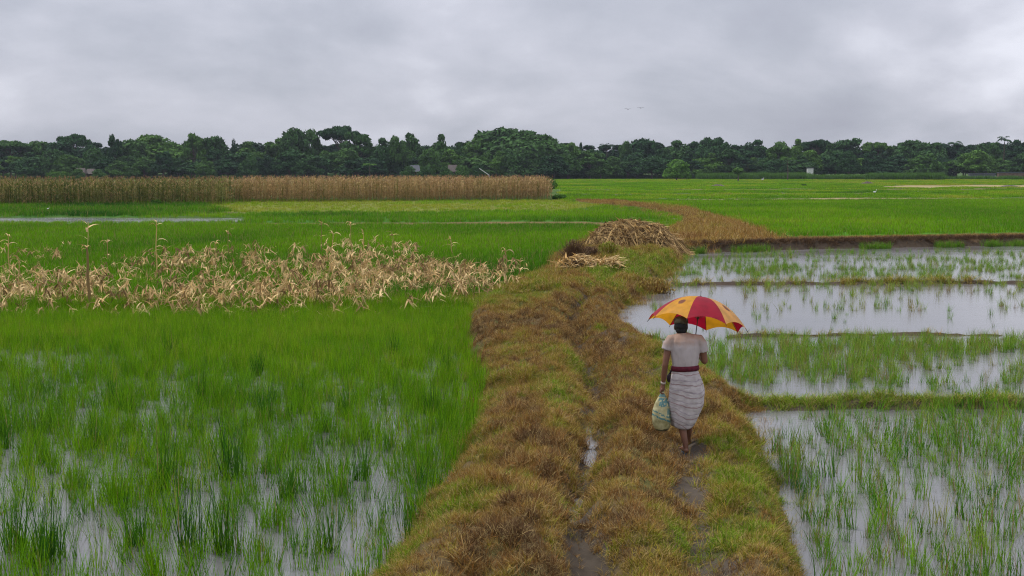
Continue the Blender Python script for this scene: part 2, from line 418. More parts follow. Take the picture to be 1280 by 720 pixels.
def ground_colour():
    col = np.zeros(GX.shape + (3,)); col[:] = (.05, .095, .012)
    near = GY < 66
    soil = np.array((.11, .075, .045))
    col[near] = soil
    def put(m, c, a=1.0):
        col[m] = col[m] * (1 - a) + np.array(c) * a
    for kind, poly, c, *_ in FIELDS: put(in_poly(GX, GY, poly), c)
    put((GX < Lx(GY)) & (GY < YL0), (.06, .06, .035))
    put((GX > Rx(GY)) & (GY < YR0 - 1), (.075, .055, .04))
    put(in_poly(GX, GY, MAIZE), (.07, .12, .02))
    bank = (GX > Lx(GY) + .1) & (GX < Rx(GY) - .1) & (GY < 60)
    n = fbm(GX * 1.2, GY * 1.2)
    put(bank, (.12, .085, .04))
    put(bank & (n > .5), (.10, .10, .03))
    put(in_poly(GX, GY, BROWN) & (GY > 54), (.13, .095, .035))
    for poly, c in BARE: put(in_poly(GX, GY, poly), c)
    d0 = seg_dist(GX, GY, RIDGE0)
    put((d0 < 1.5), (.050, .036, .024)); put((d0 < .55), (.20, .12, .06))
    pw = np.exp(-((GX - Px(GY)) / .25) ** 2) * (GY < 27); put(pw > .35, (.085, .068, .052))
    rt = np.exp(-((GX - Cx(GY)) / .22) ** 2) * (GY < 45); put(rt > .45, (.07, .055, .04))
    return col
ground = grid_mesh('ground', GX, GY, GZ, M['ground'], ground_colour())
tag(ground, 'flat farmland of paddies, grassy bank and dykes reaching the trees', 'ground', kind='structure')

def sheet(name, x0, x1, y0, y1, z, label, n=1):
    gx, gy = np.meshgrid(np.linspace(x0, x1, 2 * n), np.linspace(y0, y1, 2 * n))
    o = grid_mesh(name, gx, gy, np.full(gx.shape, z), M['water'])
    return tag(o, label, 'water', kind='structure')
sheet('water', -70, 0.0, 2, YL0 + .5, ZW, 'shallow water standing in the left rice paddy')
sheet('water', 1.6, 110, 2, 70, ZW, 'grey water of the flooded paddies right of the bank')
sheet('water', .35, 1.5, 12.0, 18.2, -.135, 'narrow puddle lying in the rut of the bank')
_s = ppoly([(-900, 271), (330, 271), (330, 283), (-900, 283)], -.25); sheet('water', -140, STRIP[2][0] + 1.5, STRIP[4][1] - 6, STRIP[1][1] + 4, LAND - .045, 'strip of open water beyond the fallen maize') if False else None
so = bpy.data.meshes.new('water'); so.from_pydata([(a, b, LAND - .05) for a, b in STRIP], [], [tuple(range(len(STRIP)))]); so.materials.append(M['water'])
so = bpy.data.objects.new('water', so); C.objects.link(so); tag(so, 'pale strip of open water beyond the fallen maize', 'water', kind='structure')

# ------------------------------------------------------------------ scattering
PROTO = {}
def proto_set(key, meshes):
    col = bpy.data.collections.new('source_' + key)
    for i, me in enumerate(meshes):
        o = bpy.data.objects.new('%s_%02d' % (key, i), me); col.objects.link(o)
    PROTO[key] = (col, meshes); return meshes
def scatter_tree(col):
    ng = bpy.data.node_groups.new('scatter', 'GeometryNodeTree')
    ng.interface.new_socket('Geometry', in_out='INPUT', socket_type='NodeSocketGeometry')
    ng.interface.new_socket('Geometry', in_out='OUTPUT', socket_type='NodeSocketGeometry')
    N = ng.nodes.new; L = ng.links.new
    gi = N('NodeGroupInput'); go = N('NodeGroupOutput'); ip = N('GeometryNodeInstanceOnPoints')
    ci = N('GeometryNodeCollectionInfo'); ci.inputs['Collection'].default_value = col
    ci.inputs['Separate Children'].default_value = True; ci.inputs['Reset Children'].default_value = True
    L(gi.outputs[0], ip.inputs['Points']); L(ci.outputs[0], ip.inputs['Instance']); ip.inputs['Pick Instance'].default_value = True
    def na(n, ty):
        a = N('GeometryNodeInputNamedAttribute'); a.data_type = ty; a.inputs['Name'].default_value = n
        return a.outputs['Attribute']
    L(na('pick', 'INT'), ip.inputs['Instance Index'])
    er = N('FunctionNodeEulerToRotation'); L(na('rot', 'FLOAT_VECTOR'), er.inputs[0]); L(er.outputs[0], ip.inputs['Rotation'])
    L(na('scl', 'FLOAT_VECTOR'), ip.inputs['Scale']); L(ip.outputs[0], go.inputs[0])
    return ng
def scatter(name, key, x, y, z, s, tint, label, cat, tilt=.12, sz=None, rz=None, parent=None, kind='stuff'):
    n = len(x)
    me = bpy.data.meshes.new(name); me.vertices.add(n)
    me.vertices.foreach_set('co', np.stack([x, y, z], -1).astype(np.float32).ravel())
    rot = np.stack([RNG.normal(0, tilt, n), RNG.normal(0, tilt, n), RNG.random(n) * 6.283 if rz is None else rz], -1)
    sz = s if sz is None else sz
    for nm, ty, key2, a in (('rot', 'FLOAT_VECTOR', 'vector', rot), ('scl', 'FLOAT_VECTOR', 'vector', np.stack([s, s, sz], -1)),
                            ('tint', 'FLOAT', 'value', np.clip(tint, 0, 1)), ('pick', 'INT', 'value', RNG.integers(0, len(PROTO[key][1]), n))):
        at = me.attributes.new(nm, ty, 'POINT'); at.data.foreach_set(key2, a.astype(np.int32 if ty == 'INT' else np.float32).ravel())
    o = bpy.data.objects.new(name, me); C.objects.link(o)
    md = o.modifiers.new('scatter', 'NODES'); md.node_group = scatter_tree(PROTO[key][0])
    if parent: o.parent = parent; o['kind'] = kind
    else: tag(o, label, cat, kind=kind)
    return o
def rnd_rect(x0, x1, y0, y1, dens):
    n = int((x1 - x0) * (y1 - y0) * dens); return RNG.uniform(x0, x1, n), RNG.uniform(y0, y1, n)
def rnd_fan(y0, y1, dens, x0=None, x1=None, margin=1.0, half=.42):
    """random spots in the wedge of land the photograph takes in, with a margin to the sides"""
    A = half * (y1 ** 2 - y0 ** 2) + 2 * margin * (y1 - y0); n = int(A * dens)
    y = np.sqrt(RNG.uniform(y0 ** 2, y1 ** 2, n)); x = RNG.uniform(-1, 1, n) * (half * y + margin)
    return x, y

def tuft(nb, spread, ln, lean, curl, wd, segs=3, fold=0):
    b = MB()
    for i in range(nb):
        r = spread * math.sqrt(random.random()); t = random.random() * 6.283
        b.blade((r * math.cos(t), r * math.sin(t), -.02), random.random() * 6.283, random.uniform(*ln), random.uniform(*lean), random.uniform(*curl), random.uniform(*wd), segs)
    return b
proto_set('rice', [tuft(13, .055, (.22, .42), (.02, .28), (.05, .7), (.005, .009)).mesh('rice_tuft', M['rice']) for _ in range(6)])
proto_set('rice_thick', [tuft(60, .11, (.25, .66), (.02, .38), (.1, .8), (.008, .013), 4).mesh('rice_clump', M['rice']) for _ in range(4)])
proto_set('rice_water', [tuft(26, .085, (.18, .50), (.02, .35), (.05, .9), (.007, .012)).mesh('rice_clump', M['rice_young']) for _ in range(6)])
proto_set('rice_far', [tuft(26, .28, (.22, .36), (.02, .35), (.1, .8), (.018, .03), 2).mesh('rice_tuft', M['rice']) for _ in range(4)])
proto_set('rice_field', [tuft(70, .9, (.2, .36), (.02, .5), (.1, .8), (.05, .09), 2).mesh('rice_tuft', M['rice']) for _ in range(3)])
proto_set('bank', [tuft(20, .055, (.06, .22), (.1, 1.1), (.2, 1.6), (.005, .010), 3).mesh('grass_tuft', M['bank']) for _ in range(7)])
proto_set('bank_long', [tuft(24, .07, (.14, .36), (.2, 1.0), (.4, 1.8), (.005, .010), 4).mesh('grass_tuft', M['bank']) for _ in range(5)])
proto_set('bank_far', [tuft(26, .14, (.10, .30), (.1, 1.0), (.2, 1.4), (.010, .018), 2).mesh('grass_tuft', M['bank']) for _ in range(4)])

proto_set('dark_far', [tuft(26, .14, (.10, .30), (.1, 1.0), (.2, 1.4), (.010, .018), 2).mesh('grass_tuft', M['deadbush']) for _ in range(4)])
# ---- left paddy
def left_paddy():
    x, y = rnd_fan(9, YL0 + .4, 128, margin=1.2)
    k = x < Lx(y) + .25; x, y = x[k], y[k]
    u = 640 + x / y * F; v = HZ + 3.7 / y * F     # rough photograph position, only to say where the crop is thin
    n = fbm(x * .55 + 9, y * .28 + 3, 4); nf = fbm(x * 2.5, y * 1.4, 3)
    nv = fbm(x * 6.5 + 3, y * 1.6, 2)
    d = .60 + (n - .5) * .4 + (nf - .5) * .7 + (nv - .5) * 1.7
    d += .55 * sst(470, 415, v) - .16 * sst(560, 660, v)
    d -= .30 * sst(630, 700, v) * sst(500, 330, u)
    d -= 1.0 * np.exp(-((v - 451) / 9) ** 2) * sst(210, 120, u)
    d -= .55 * np.exp(-((u - 478) / 28) ** 2 - ((v - 600) / 80) ** 2)
    d -= .35 * np.exp(-((u - 530) / 28) ** 2 - ((v - 470) / 40) ** 2)
    d = np.clip(d - .08 * sst(430, 480, v), .19, 1)
    k = RNG.random(len(x)) < d; x, y, v, u, n, nf = (q[k] for q in (x, y, v, u, n, nf))
    s = RNG.uniform(.75, 1.15, len(x)) * (1.0 - .1 * sst(450, 400, v)) * (.8 + .4 * nf)
    tint = .46 + (n - .5) * .5 + RNG.normal(0, .17, len(x)) + .12 * sst(520, 420, v)
    scatter('rice_crop', 'rice', x, y, np.maximum(height(x, y), BED) + .02, s * 1.22, tint, 'bright green young rice filling the left paddy', 'rice', sz=s * 1.2)
left_paddy()
# darker, taller clumps that stand out of the left paddy: things
clump_src = None
TALL = [(238, 690), (283, 690), (60, 705), (20, 690), (210, 612), (292, 600), (172, 682), (376, 500), (211, 448), (493, 447), (360, 622), (118, 560),
        (430, 520), (320, 470), (452, 600), (8, 560), (410, 690), (330, 520), (560, 470), (250, 505), (140, 505), (540, 520)]
for i, (a, b) in enumerate(TALL):
    X, Y = gp(a, b, ZW); me = PROTO['rice_thick'][1][i % 4]
    o = bpy.data.objects.new('rice_clump', me); C.objects.link(o); o.location = (X, Y, BED + .02)
    s = 1.45 if i < 6 else random.uniform(1.05, 1.3)
    o.rotation_euler = (0, 0, random.random() * 6); o.scale = (s * .8, s * .8, s * (1.25 if i < 6 else 1.15)); o['tint'] = random.uniform(.0, .12)
    lab = 'dark green taller rice clump standing above the left paddy crop'
    if i < 6: lab = ['tall dark rice clump low in the left paddy, left one of the central pair', 'tall dark rice clump low in the left paddy, right one of the central pair',
                     'spreading tall rice clump in open water at the lower left corner', 'tall rice clump by the left edge of the picture at the bottom',
                     'mid paddy dark rice clump behind the left one of the tall pair', 'mid paddy dark rice clump behind the right one of the tall pair'][i]
    tag(o, lab, 'rice plant', 'taller rice clumps in the left paddy')

# ---- right paddies
cnt = 0
def p4():
    """rows of rice clumps parallel to the bank in the nearest right paddy: single things"""
    spots = []
    for r in range(0, 42):
        off = .30 + r * .27
        y = 9.6 + random.random() * .3
        while y < 19.9:
            x = float(Rx(y)) * .25 + (2.45 + (y - 10) * .105) * .75 + off + random.gauss(0, .04)
            d = .84 + 2.0 * (float(fbm(np.array([x * .9 + 5]), np.array([y * .35]), 3)[0]) - .5)
            d += .1 if off > .9 else -.3
            if random.random() < d and abs(x) < .42 * y + .8: spots.append((x, y))
            y += random.uniform(.17, .36)
    spots.sort(key=lambda p: p[1])
    near, rest = spots[:270], spots[270:]
    for x, y in near:
        o = bpy.data.objects.new('rice_clump', random.choice(PROTO['rice_water'][1])); C.objects.link(o)
        o.location = (x, y, BED + .04); o.rotation_euler = (random.gauss(0, .06), random.gauss(0, .06), random.random() * 6.3)
        s = random.uniform(.65, 1.3); o.scale = (s, s, s * random.uniform(.85, 1.15)); t = min(1, max(0, random.gauss(.38, .2))); o['tint'] = t
        tag(o, 'yellowing rice clump rising from the nearest flooded paddy on the right' if t > .55 else 'green rice clump rising from the nearest flooded paddy on the right', 'rice plant', 'rice clumps in rows in the nearest right paddy')
    if rest:
        a = np.array(rest); n = len(a)
        scatter('rice_crop', 'rice_water', a[:, 0], a[:, 1], np.full(n, BED + .04), RNG.uniform(.6, 1.2, n), RNG.normal(.38, .2, n), 'farther rows of rice clumps in the nearest right paddy', 'rice')
    # thin single shoots between the rows
    x, y = rnd_fan(9.5, 20, 5, margin=1); k = (x > Rx(y) + .1); x, y = x[k], y[k]
    n = len(x); scatter('rice_shoots', 'rice_water', x, y, np.full(n, BED + .03), RNG.uniform(.25, .55, n), RNG.normal(.7, .2, n), 'thin scattered shoots in the nearest right paddy', 'rice')
p4()
def right_ponds():
    X, Y, S, T = [], [], [], []
    def band(py0, py1, dens, s, tint, cl=.5, px0=760):
        y0, y1 = gp(0, py1, ZW)[1], gp(0, py0, ZW)[1]
        x, y = rnd_fan(y0, y1, dens, margin=1.5)
        n = fbm(x * .8 + dens, y * .8 + s, 3); k = (x > Rx(y) + .15) & (RNG.random(len(x)) < np.clip(.5 + (n - .5) * 5 * cl, 0, 1))
        x, y = x[k], y[k]; X.append(x); Y.append(y); S.append(RNG.uniform(.6, 1.1, len(x)) * s); T.append(RNG.normal(tint, .15, len(x)))
    band(424, 480, 32, 1.0, .60); band(478, 494, 14, .9, .42); band(419, 426, 6, .9, .4)
    band(314, 334, 9.0, .85, .5, .7); band(334, 350, 16, .85, .55, .8)
    band(356, 366, 6, 1.0, .7, 1.6); band(356, 390, 3.2, .95, .75, 1.6); band(388, 414, 1.3, .8, .45, 1.2)
    x, y, s, t = map(np.concatenate, (X, Y, S, T)); n = len(x)
    scatter('rice_crop', 'rice_water', x, y, np.full(n, BED + .04), s, t, 'sparse young rice standing in the flooded right paddies', 'rice')
right_ponds()
def ridge_grass():
    X, Y, S, T = [], [], [], []
    def along(pl, wd, dens, s, tint, gap=.0):
        for (x0, y0), (x1, y1) in zip(pl[:-1], pl[1:]):
            x1c = min(x1, .5 * y1 + 4); t = RNG.random(int(abs(min(x1c, x1) - x0) * dens)) * (x1c - x0) / max(1e-6, (x1 - x0))
            x = x0 + (x1 - x0) * t; y = y0 + (y1 - y0) * t + RNG.normal(0, wd, len(t))
            k = RNG.random(len(x)) < .5 + (fbm(x * .9, y * 0 + dens, 3) - .5) * 4 * gap + (0 if gap else .5)
            x, y = x[k], y[k]; X.append(x); Y.append(y); S.append(RNG.uniform(.6, 1.2, len(x)) * s); T.append(RNG.normal(tint, .12, len(x)))
    along(RIDGE1, .30, 60, 1.2, .66, .4); along(RIDGE2, .24, 40, .8, .62, .5); along(RIDGE2b, .2, 30, .8, .8)
    along(RIDGE3, .22, 130, .78, .97)
    x, y, s, t = map(np.concatenate, (X, Y, S, T)); n = len(x)
    scatter('dyke_grass', 'bank_long', x, y, height(x, y) - .01, s, t, 'green and brown grass growing along the low paddy dykes', 'grass')
    X.clear(); Y.clear(); S.clear(); T.clear()
    along([(a, b + .1) for a, b in RIDGE0], .33, 70, .8, .30)
    x, y, s, t = map(np.concatenate, (X, Y, S, T))
    scatter('dyke_grass', 'bank_far', x, y, height(x, y) - .02, s, t, 'short reddish brown grass on the long dyke behind the right paddies', 'grass')
    X.clear(); Y.clear(); S.clear(); T.clear()
    along([(a, b - .62) for a, b in RIDGE0], .16, 90, .8, .03)
    x, y, s, t = map(np.concatenate, (X, Y, S, T))
    scatter('dyke_grass', 'dark_far', x, y, height(x, y) - .03, s, RNG.random(len(x)), 'dark withered grass hanging down the face of the long dyke', 'grass', .4)
    x = RNG.uniform(RIDGE0[0][0], 32, 900); y = np.interp(x, [p[0] for p in RIDGE0], [p[1] for p in RIDGE0]) - RNG.uniform(1.3, 2.0, 900)
    k = fbm(x * .35, y * 0 + 2.5, 3) > .5; x, y = x[k], y[k]
    scatter('rice_shoots', 'rice_water', x, y, np.full(len(x), ZW), RNG.uniform(.6, 1.1, len(x)), RNG.normal(.3, .1, len(x)), 'green shoots at the foot of the long dyke', 'rice')
ridge_grass()

# ---- bank grass
GREENS = [(560, 500, 60, 30), (590, 465, 25, 12), (820, 482, 35, 22), (700, 500, 25, 25), (470, 650, 60, 60), (925, 560, 50, 60), (950, 650, 50, 60), (900, 690, 40, 30), (560, 540, 40, 18), (660, 372, 60, 14),
          (640, 345, 40, 12), (800, 330, 40, 16), (770, 345, 60, 10), (720, 455, 25, 18), (830, 445, 40, 14), (840, 700, 30, 30), (600, 640, 60, 30), (520, 600, 40, 30)]
REDS = [(690, 400, 45, 20), (640, 410, 50, 20), (780, 480, 45, 25), (760, 440, 50, 25), (800, 560, 60, 40), (660, 560, 60, 40), (620, 690, 70, 40), (790, 650, 60, 50), (830, 380, 60, 20), (745, 390, 50, 20), (600, 430, 30, 25), (905, 520, 25, 20)]
def bank_tint(x, y):
    u = 640 + x / y * F; v = HZ + 3.4 / y * F
    t = .42 + (fbm(x * 1.1 + 31, y * .8, 4) - .5) * .9 + (fbm(x * 6, y * 6, 3) - .5) * 1.5
    for a, b, c, d in GREENS: t = t + .42 * np.exp(-((u - a) / c) ** 2 - ((v - b) / d) ** 2)
    for a, b, c, d in REDS: t = t - .22 * np.exp(-((u - a) / c) ** 2 - ((v - b) / d) ** 2)
    return t
def bank_grass():
    y = np.sqrt(RNG.uniform(8.5 ** 2, 30 ** 2, 90000)); w_ = 6.6
    n0 = 92000; y = RNG.uniform(8.5, 36, n0); x = Lx(y) - .25 + RNG.random(n0) * (Rx(y) - Lx(y) + .5)
    k = RNG.random(n0) < np.clip(1.25 - y * .022, .3, 1); x, y = x[k], y[k]
    pw = np.exp(-((x - Px(y) + (fbm(y * .9, x * 0 + 8) - .5) * .25) / .20) ** 2) * (y < 26)
    rt = np.exp(-((x - Cx(y) + (fbm(y * .8, x * 0 + 3) - .5) * .3) / .15) ** 2)
    wetness = rt * sst(19, 17, y) * .80 + rt * .62 * (y >= 18)
    bald = sst(.60, .70, fbm(x * 1.7 + 3, y * 1.7, 3)) * .6
    gone = np.clip(pw * (.75 + .5 * (fbm(x * 2, y * 1.3) - .4)) * sst(9, 11, 25 - y) + wetness + bald, 0, .97)
    ft = np.exp(-(((x - P0.x - .03) / .24) ** 2 + ((y - P0.y - .05) / .55) ** 2) ** 2); gone = np.maximum(gone, ft * .93)
    k = RNG.random(len(x)) > gone; x, y = x[k], y[k]
    hn = fbm(x * 1.6 + 77, y * 1.6, 3)
    tus = sst(.35, .75, fbm(x * 5 + 9, y * 4, 2)); s = RNG.uniform(.65, 1.15, len(x)) * (.36 + .38 * hn + .34 * tus)
    edge = np.minimum(x - Lx(y), Rx(y) - x); s = s * (1 + .12 * np.exp(-(edge / .3) ** 2))
    t = bank_tint(x, y) + RNG.normal(0, .10, len(x))
    lg = (hn > .52) & (RNG.random(len(x)) < .30)
    z = height(x, y) - .012
    scatter('bank_grass', 'bank', x[~lg], y[~lg], z[~lg], s[~lg] * 1.15, t[~lg], 'short brown and green grass covering the earth bank', 'grass', .25)
    scatter('bank_grass', 'bank_long', x[lg], y[lg], z[lg], s[lg] * .85, t[lg] - .08, 'longer dry grass drooping over the earth bank', 'grass', .35)
    n0 = 16000; y = RNG.uniform(35, 62, n0); x = Lx(y) - .3 + RNG.random(n0) * (Rx(y) - Lx(y) + .6)
    s = RNG.uniform(.6, 1.2, n0) * (.5 + fbm(x, y, 3)); scatter('bank_grass', 'bank_far', x, y, height(x, y) - .02, s, bank_tint(x, y) + .05 + RNG.normal(0, .1, n0), 'brown grass on the bank near the stalk pile', 'grass', .25)
    # brown sweep behind the pile
    x = RNG.uniform(0, 40, 60000); y = RNG.uniform(54, 150, 60000); k = in_poly(x, y, BROWN) & (RNG.random(60000) < .8); x, y = x[k], y[k]
    scatter('bank_grass', 'bank_far', x, y, height(x, y) - .02, RNG.uniform(.8, 1.5, len(x)), .30 + (fbm(x * .25, y * .25) - .5) * 1.1 + RNG.normal(0, .08, len(x)), 'reddish dry grass on the dyke running back behind the pile', 'grass', .25)
    x = RNG.uniform(2, 24, 9000); y = RNG.uniform(56, 130, 9000); k = in_poly(x + RNG.normal(0, .8, 9000), y + RNG.normal(0, 1.5, 9000), BROWN) & (fbm(x * .4, y * .3, 3) > .47); x, y = x[k], y[k]
    scatter('bank_grass', 'bank_far', x, y, height(x, y) - .02, RNG.uniform(1.6, 2.6, len(x)), .45 + (fbm(x * .5, y * .3 + 9) - .5) * 1.2, 'taller pale dry tufts along the dyke running back', 'grass', .3)
    # green edge between the left paddy and the fallen maize
    x = RNG.uniform(-17, 2, 9000); y = YL0 + RNG.uniform(-.8, 3.2, 9000); k = x < Lx(y) + .6; x, y = x[k], y[k]
    scatter('dyke_grass', 'bank_far', x, y, height(x, y) - .01, RNG.uniform(.6, 1.15, len(x)), .93 + (fbm(x * .5, y * .5) - .5) * .7 + RNG.normal(0, .05, len(x)), 'green grass strip in front of the fallen maize', 'grass', .2)
bank_grass()

# ---- far fields
def far_fields():
    rest = ('rice', ppoly([(-900, 250), (1000, 250), (1000, 292), (840, 300), (-900, 392)]), 0, .45, .28, 2.2)
    for (key, poly, c, tint, h, dens) in FIELDS + [rest]:
        P = np.array(poly); y0, y1 = P[:, 1].min(), min(P[:, 1].max(), 475)
        far = y0 > 150
        x, y = rnd_fan(y0, y1, dens, margin=3)
        k = in_poly(x, y, poly) & ~((y < 62) & (x > Lx(y) - .3)) & ~in_poly(x, y, BROWN) & ~in_poly(x, y, STRIP)
        for bp, _ in BARE: k &= ~in_poly(x, y, bp)
        if poly is rest[1]:
            for f in FIELDS: k &= ~in_poly(x, y, f[1])
        x, y = x[k], y[k]
        if not len(x): continue
        n = fbm(x * .12, y * .08, 3)
        if h > .33 and y0 < 45: pass
        s = RNG.uniform(.8, 1.2, len(x)) * h / .32
        t = tint + (n - .5) * (1.3 if far else .8) + RNG.normal(0, .06, len(x))
        scatter('rice_crop', 'rice_field' if far else 'rice_far', x, y, height(x, y) - .01, s * (1.0), t, 'green rice crop of a far flat field', 'rice', .06)
far_fields()

# ------------------------------------------------------------------ maize
def dry_leaf(b, p, az, ln, wd, droop=1.6):
    b.blade(p, az, ln, random.uniform(.5, 1.2), random.uniform(droop * .7, droop * 1.4), wd, 4, fold=.6, twist=random.uniform(-.9, .9))
def fallen_mesh():
    """a broken stalk with its limp leaves draped down along it"""
    b = MB(); az = random.random() * 6.283; h = random.uniform(.12, .55); ln = random.uniform(.2, .8)
    p = Vector((0, 0, -.02)); q = Vector((math.cos(az) * ln * .5, math.sin(az) * ln * .5, h)); r = Vector((math.cos(az) * ln, math.sin(az) * ln, h * random.uniform(.5, 1.05)))
    pts = [p, p.lerp(q, .5) + Vector((.01, 0, 0)), q, q.lerp(r, .5) + Vector((0, 0, .03)), r]
    b.tube(pts, [.015, .014, .012, .009, .005], 5)
    for i in range(random.randint(7, 11)):
        t = random.uniform(.25, 1); s = p.lerp(q, t * 2) if t < .5 else q.lerp(r, t * 2 - 1)
        if random.random() < .7: b.blade(tuple(s), random.random() * 6.283, min(s.z * 1.0 + .05, random.uniform(.2, .42)), random.uniform(1.7, 2.7), random.uniform(-.1, .5), random.uniform(.04, .085), 3, fold=.7, twist=random.uniform(-.9, .9))
        else: b.blade(tuple(s), random.random() * 6.283, random.uniform(.15, .35), random.uniform(.2, 1.3), random.uniform(.6, 1.6), random.uniform(.03, .06), 4, fold=.7)
    for i in range(2):
        b.blade(tuple(r), random.random() * 6.283, random.uniform(.1, .3), random.uniform(0, .8), random.uniform(-.5, 1.5), .03, 3)
    return b
fall = proto_set('fallen', [fallen_mesh().mesh('fallen_maize', M['straw']) for _ in range(9)])
def litter():
    b = MB()
    for i in range(12):
        t = random.random() * 6.3; r = random.random() * .5
        b.blade((r * math.cos(t), r * math.sin(t), random.uniform(.02, .1)), random.random() * 6.3, random.uniform(.2, .5), random.uniform(1.0, 1.7), random.uniform(-.3, .8), random.uniform(.03, .07), 3, fold=.5)
    return b
proto_set('litter', [litter().mesh('leaf_litter', M['straw']) for _ in range(4)])
def fallen_maize():
    # rows of flattened plants as seen: (px, py, half width, half height, weight)
    B = [(40, 375, 90, 10, 1.1), (40, 350, 60, 12, .8), (15, 325, 28, 9, .5), (70, 318, 16, 9, .8), (110, 360, 40, 18, .7), (200, 380, 110, 7, .9), (165, 345, 40, 8, .55),
         (240, 333, 80, 10, 1.2), (300, 378, 110, 8, 1.2), (270, 358, 60, 10, .8), (400, 370, 90, 12, 1.3), (380, 345, 60, 12, .9), (340, 328, 50, 10, .6), (440, 330, 70, 12, 1.2), (470, 312, 50, 7, .7),
         (480, 350, 60, 14, 1.5), (530, 340, 60, 10, 1.3), (590, 342, 60, 9, 1.2), (570, 358, 60, 9, 1.0), (250, 318, 60, 6, .5), (-120, 365, 120, 18, 1.0), (620, 362, 25, 6, .4)]
    W = sum(b[4] * b[2] * b[3] for b in B); pts = []
    for a, c, wx, wy, wt in B:
        for _ in range(int(1900 * wt * wx * wy / W)):
            px = a + random.gauss(0, wx * .62); py = min(c + random.gauss(0, wy * .62), 387)
            if py < 303 or (a > 0 and px > 648): continue
            pts.append(gp(px, py, LAND + .1))
    pts.sort(key=lambda p: p[1])
    ind, rest = pts[:285], pts[285:]
    for x, y in ind:
        me = random.choice(fall); o = bpy.data.objects.new('fallen_maize_plant', me); C.objects.link(o)
        o.location = (x, y, float(height(np.array([x]), np.array([y]))[0])); o.rotation_euler = (0, 0, random.random() * 6.3)
        s = random.uniform(.6, 1.15); o.scale = (s, s, s * random.uniform(.8, 1.15)); o['tint'] = random.random()
        tag(o, 'dry beige maize plant collapsed in the flattened patch left of the bank', 'maize plant', 'collapsed dry maize plants')
    a = np.array(rest); n = len(a)
    scatter('fallen_maize', 'fallen', a[:, 0], a[:, 1], height(a[:, 0], a[:, 1]), RNG.uniform(.6, 1.15, n), RNG.random(n), 'farther dry collapsed maize plants lying in a tangled patch', 'maize')
    q = np.array([random.choice(pts) for _ in range(800)]) + RNG.normal(0, .5, (800, 2)); n = len(q)
    scatter('maize_litter', 'litter', q[:, 0], q[:, 1], height(q[:, 0], q[:, 1]), RNG.uniform(.6, 1.1, n), RNG.random(n), 'dry maize leaves littering the ground among the collapsed plants', 'dry leaves')
fallen_maize()
STALKS = [(112, 385, 277, 'tallest dry maize stalk, thick and bare, left in the collapsed patch'), (196, 345, 273, 'tall dry maize stalk with drooping leaf left of the patch centre'),
          (12, 350, 290, 'dry maize stalk with ragged leaves at the far left edge'), (135, 330, 300, 'thin dry maize stalk just right of the tallest bare one'),
          (402, 320, 276, 'thin pale maize stalk standing highest near the patch centre'), (416, 318, 290, 'short thin maize stalk beside the pale tall one'),
          (440, 325, 275, 'leaning dry maize stalk with a folded tip near the patch centre'), (455, 322, 288, 'dry stalk leaning right in the cluster of the patch centre'),
          (492, 325, 290, 'dry stalk with wide drooping leaf right of the patch centre'), (565, 322, 297, 'lone thin green-tan maize stalk standing right of the patch'),
          (270, 345, 300, 'short bare maize stub in the middle of the patch'), (286, 325, 288, 'thin maize stalk with a curled tip near the short bare stub'),
          (634, 345, 312, 'last dry maize stalk standing by the bank at the right'), (650, 352, 325, 'small dry stalk at the bank edge beside the last tall one'), (25, 385, 320, 'leaning dry stalk in front at the far left')]
for px, pb, pt, lab in STALKS:
    X, Y = gp(px, pb, LAND); top = at_depth(px, pt, Y)[2]; zb = float(height(np.array([X]), np.array([Y]))[0]); H = top - zb
    root = tag(empty('dry_maize_stalk', (X, Y, zb)), lab, 'maize stalk', 'standing dry maize stalks')
    b = MB(); thick = .05 if px == 112 else .022; lx = random.uniform(-.08, .08)
    zt = H * (.72 if px == 112 else .95)
    b.tube([(lx * t * t + .015 * math.sin(t * 9), 0, -.02 + zt * t) for t in [i / 8 for i in range(9)]], [thick * (1 - .5 * i / 8) for i in range(9)], 7)
    b.build('stalk', M['straw'], root)['tint'] = .4
    for i in range(7):
        t = random.uniform(.15, 1); l = MB(); p = (lx * t * t, 0, zt * t)
        if i < 3: p = (lx, 0, zt * random.uniform(.9, 1.0)); 
        dry_leaf(l, p, random.random() * 6.3, random.uniform(.25, .5), random.uniform(.045, .09), 1.8)
        l.build('leaf', M['straw'], root)['tint'] = random.uniform(.4, 1)
    if px == 112:
        for k, (dz, az) in enumerate(((.80, 3.3), (.92, .4), (.97, 2.8), (.88, 2.0))):
            l = MB(); l.tube([(0, 0, zt), (.02, 0, H * .85), (.03, 0, H)], .008, 4) if k == 0 else None
            l.blade((.0, 0, H * dz), az, .35, .9, .9, .08, 4, fold=.5); l.build('leaf', M['straw'], root)['tint'] = .8

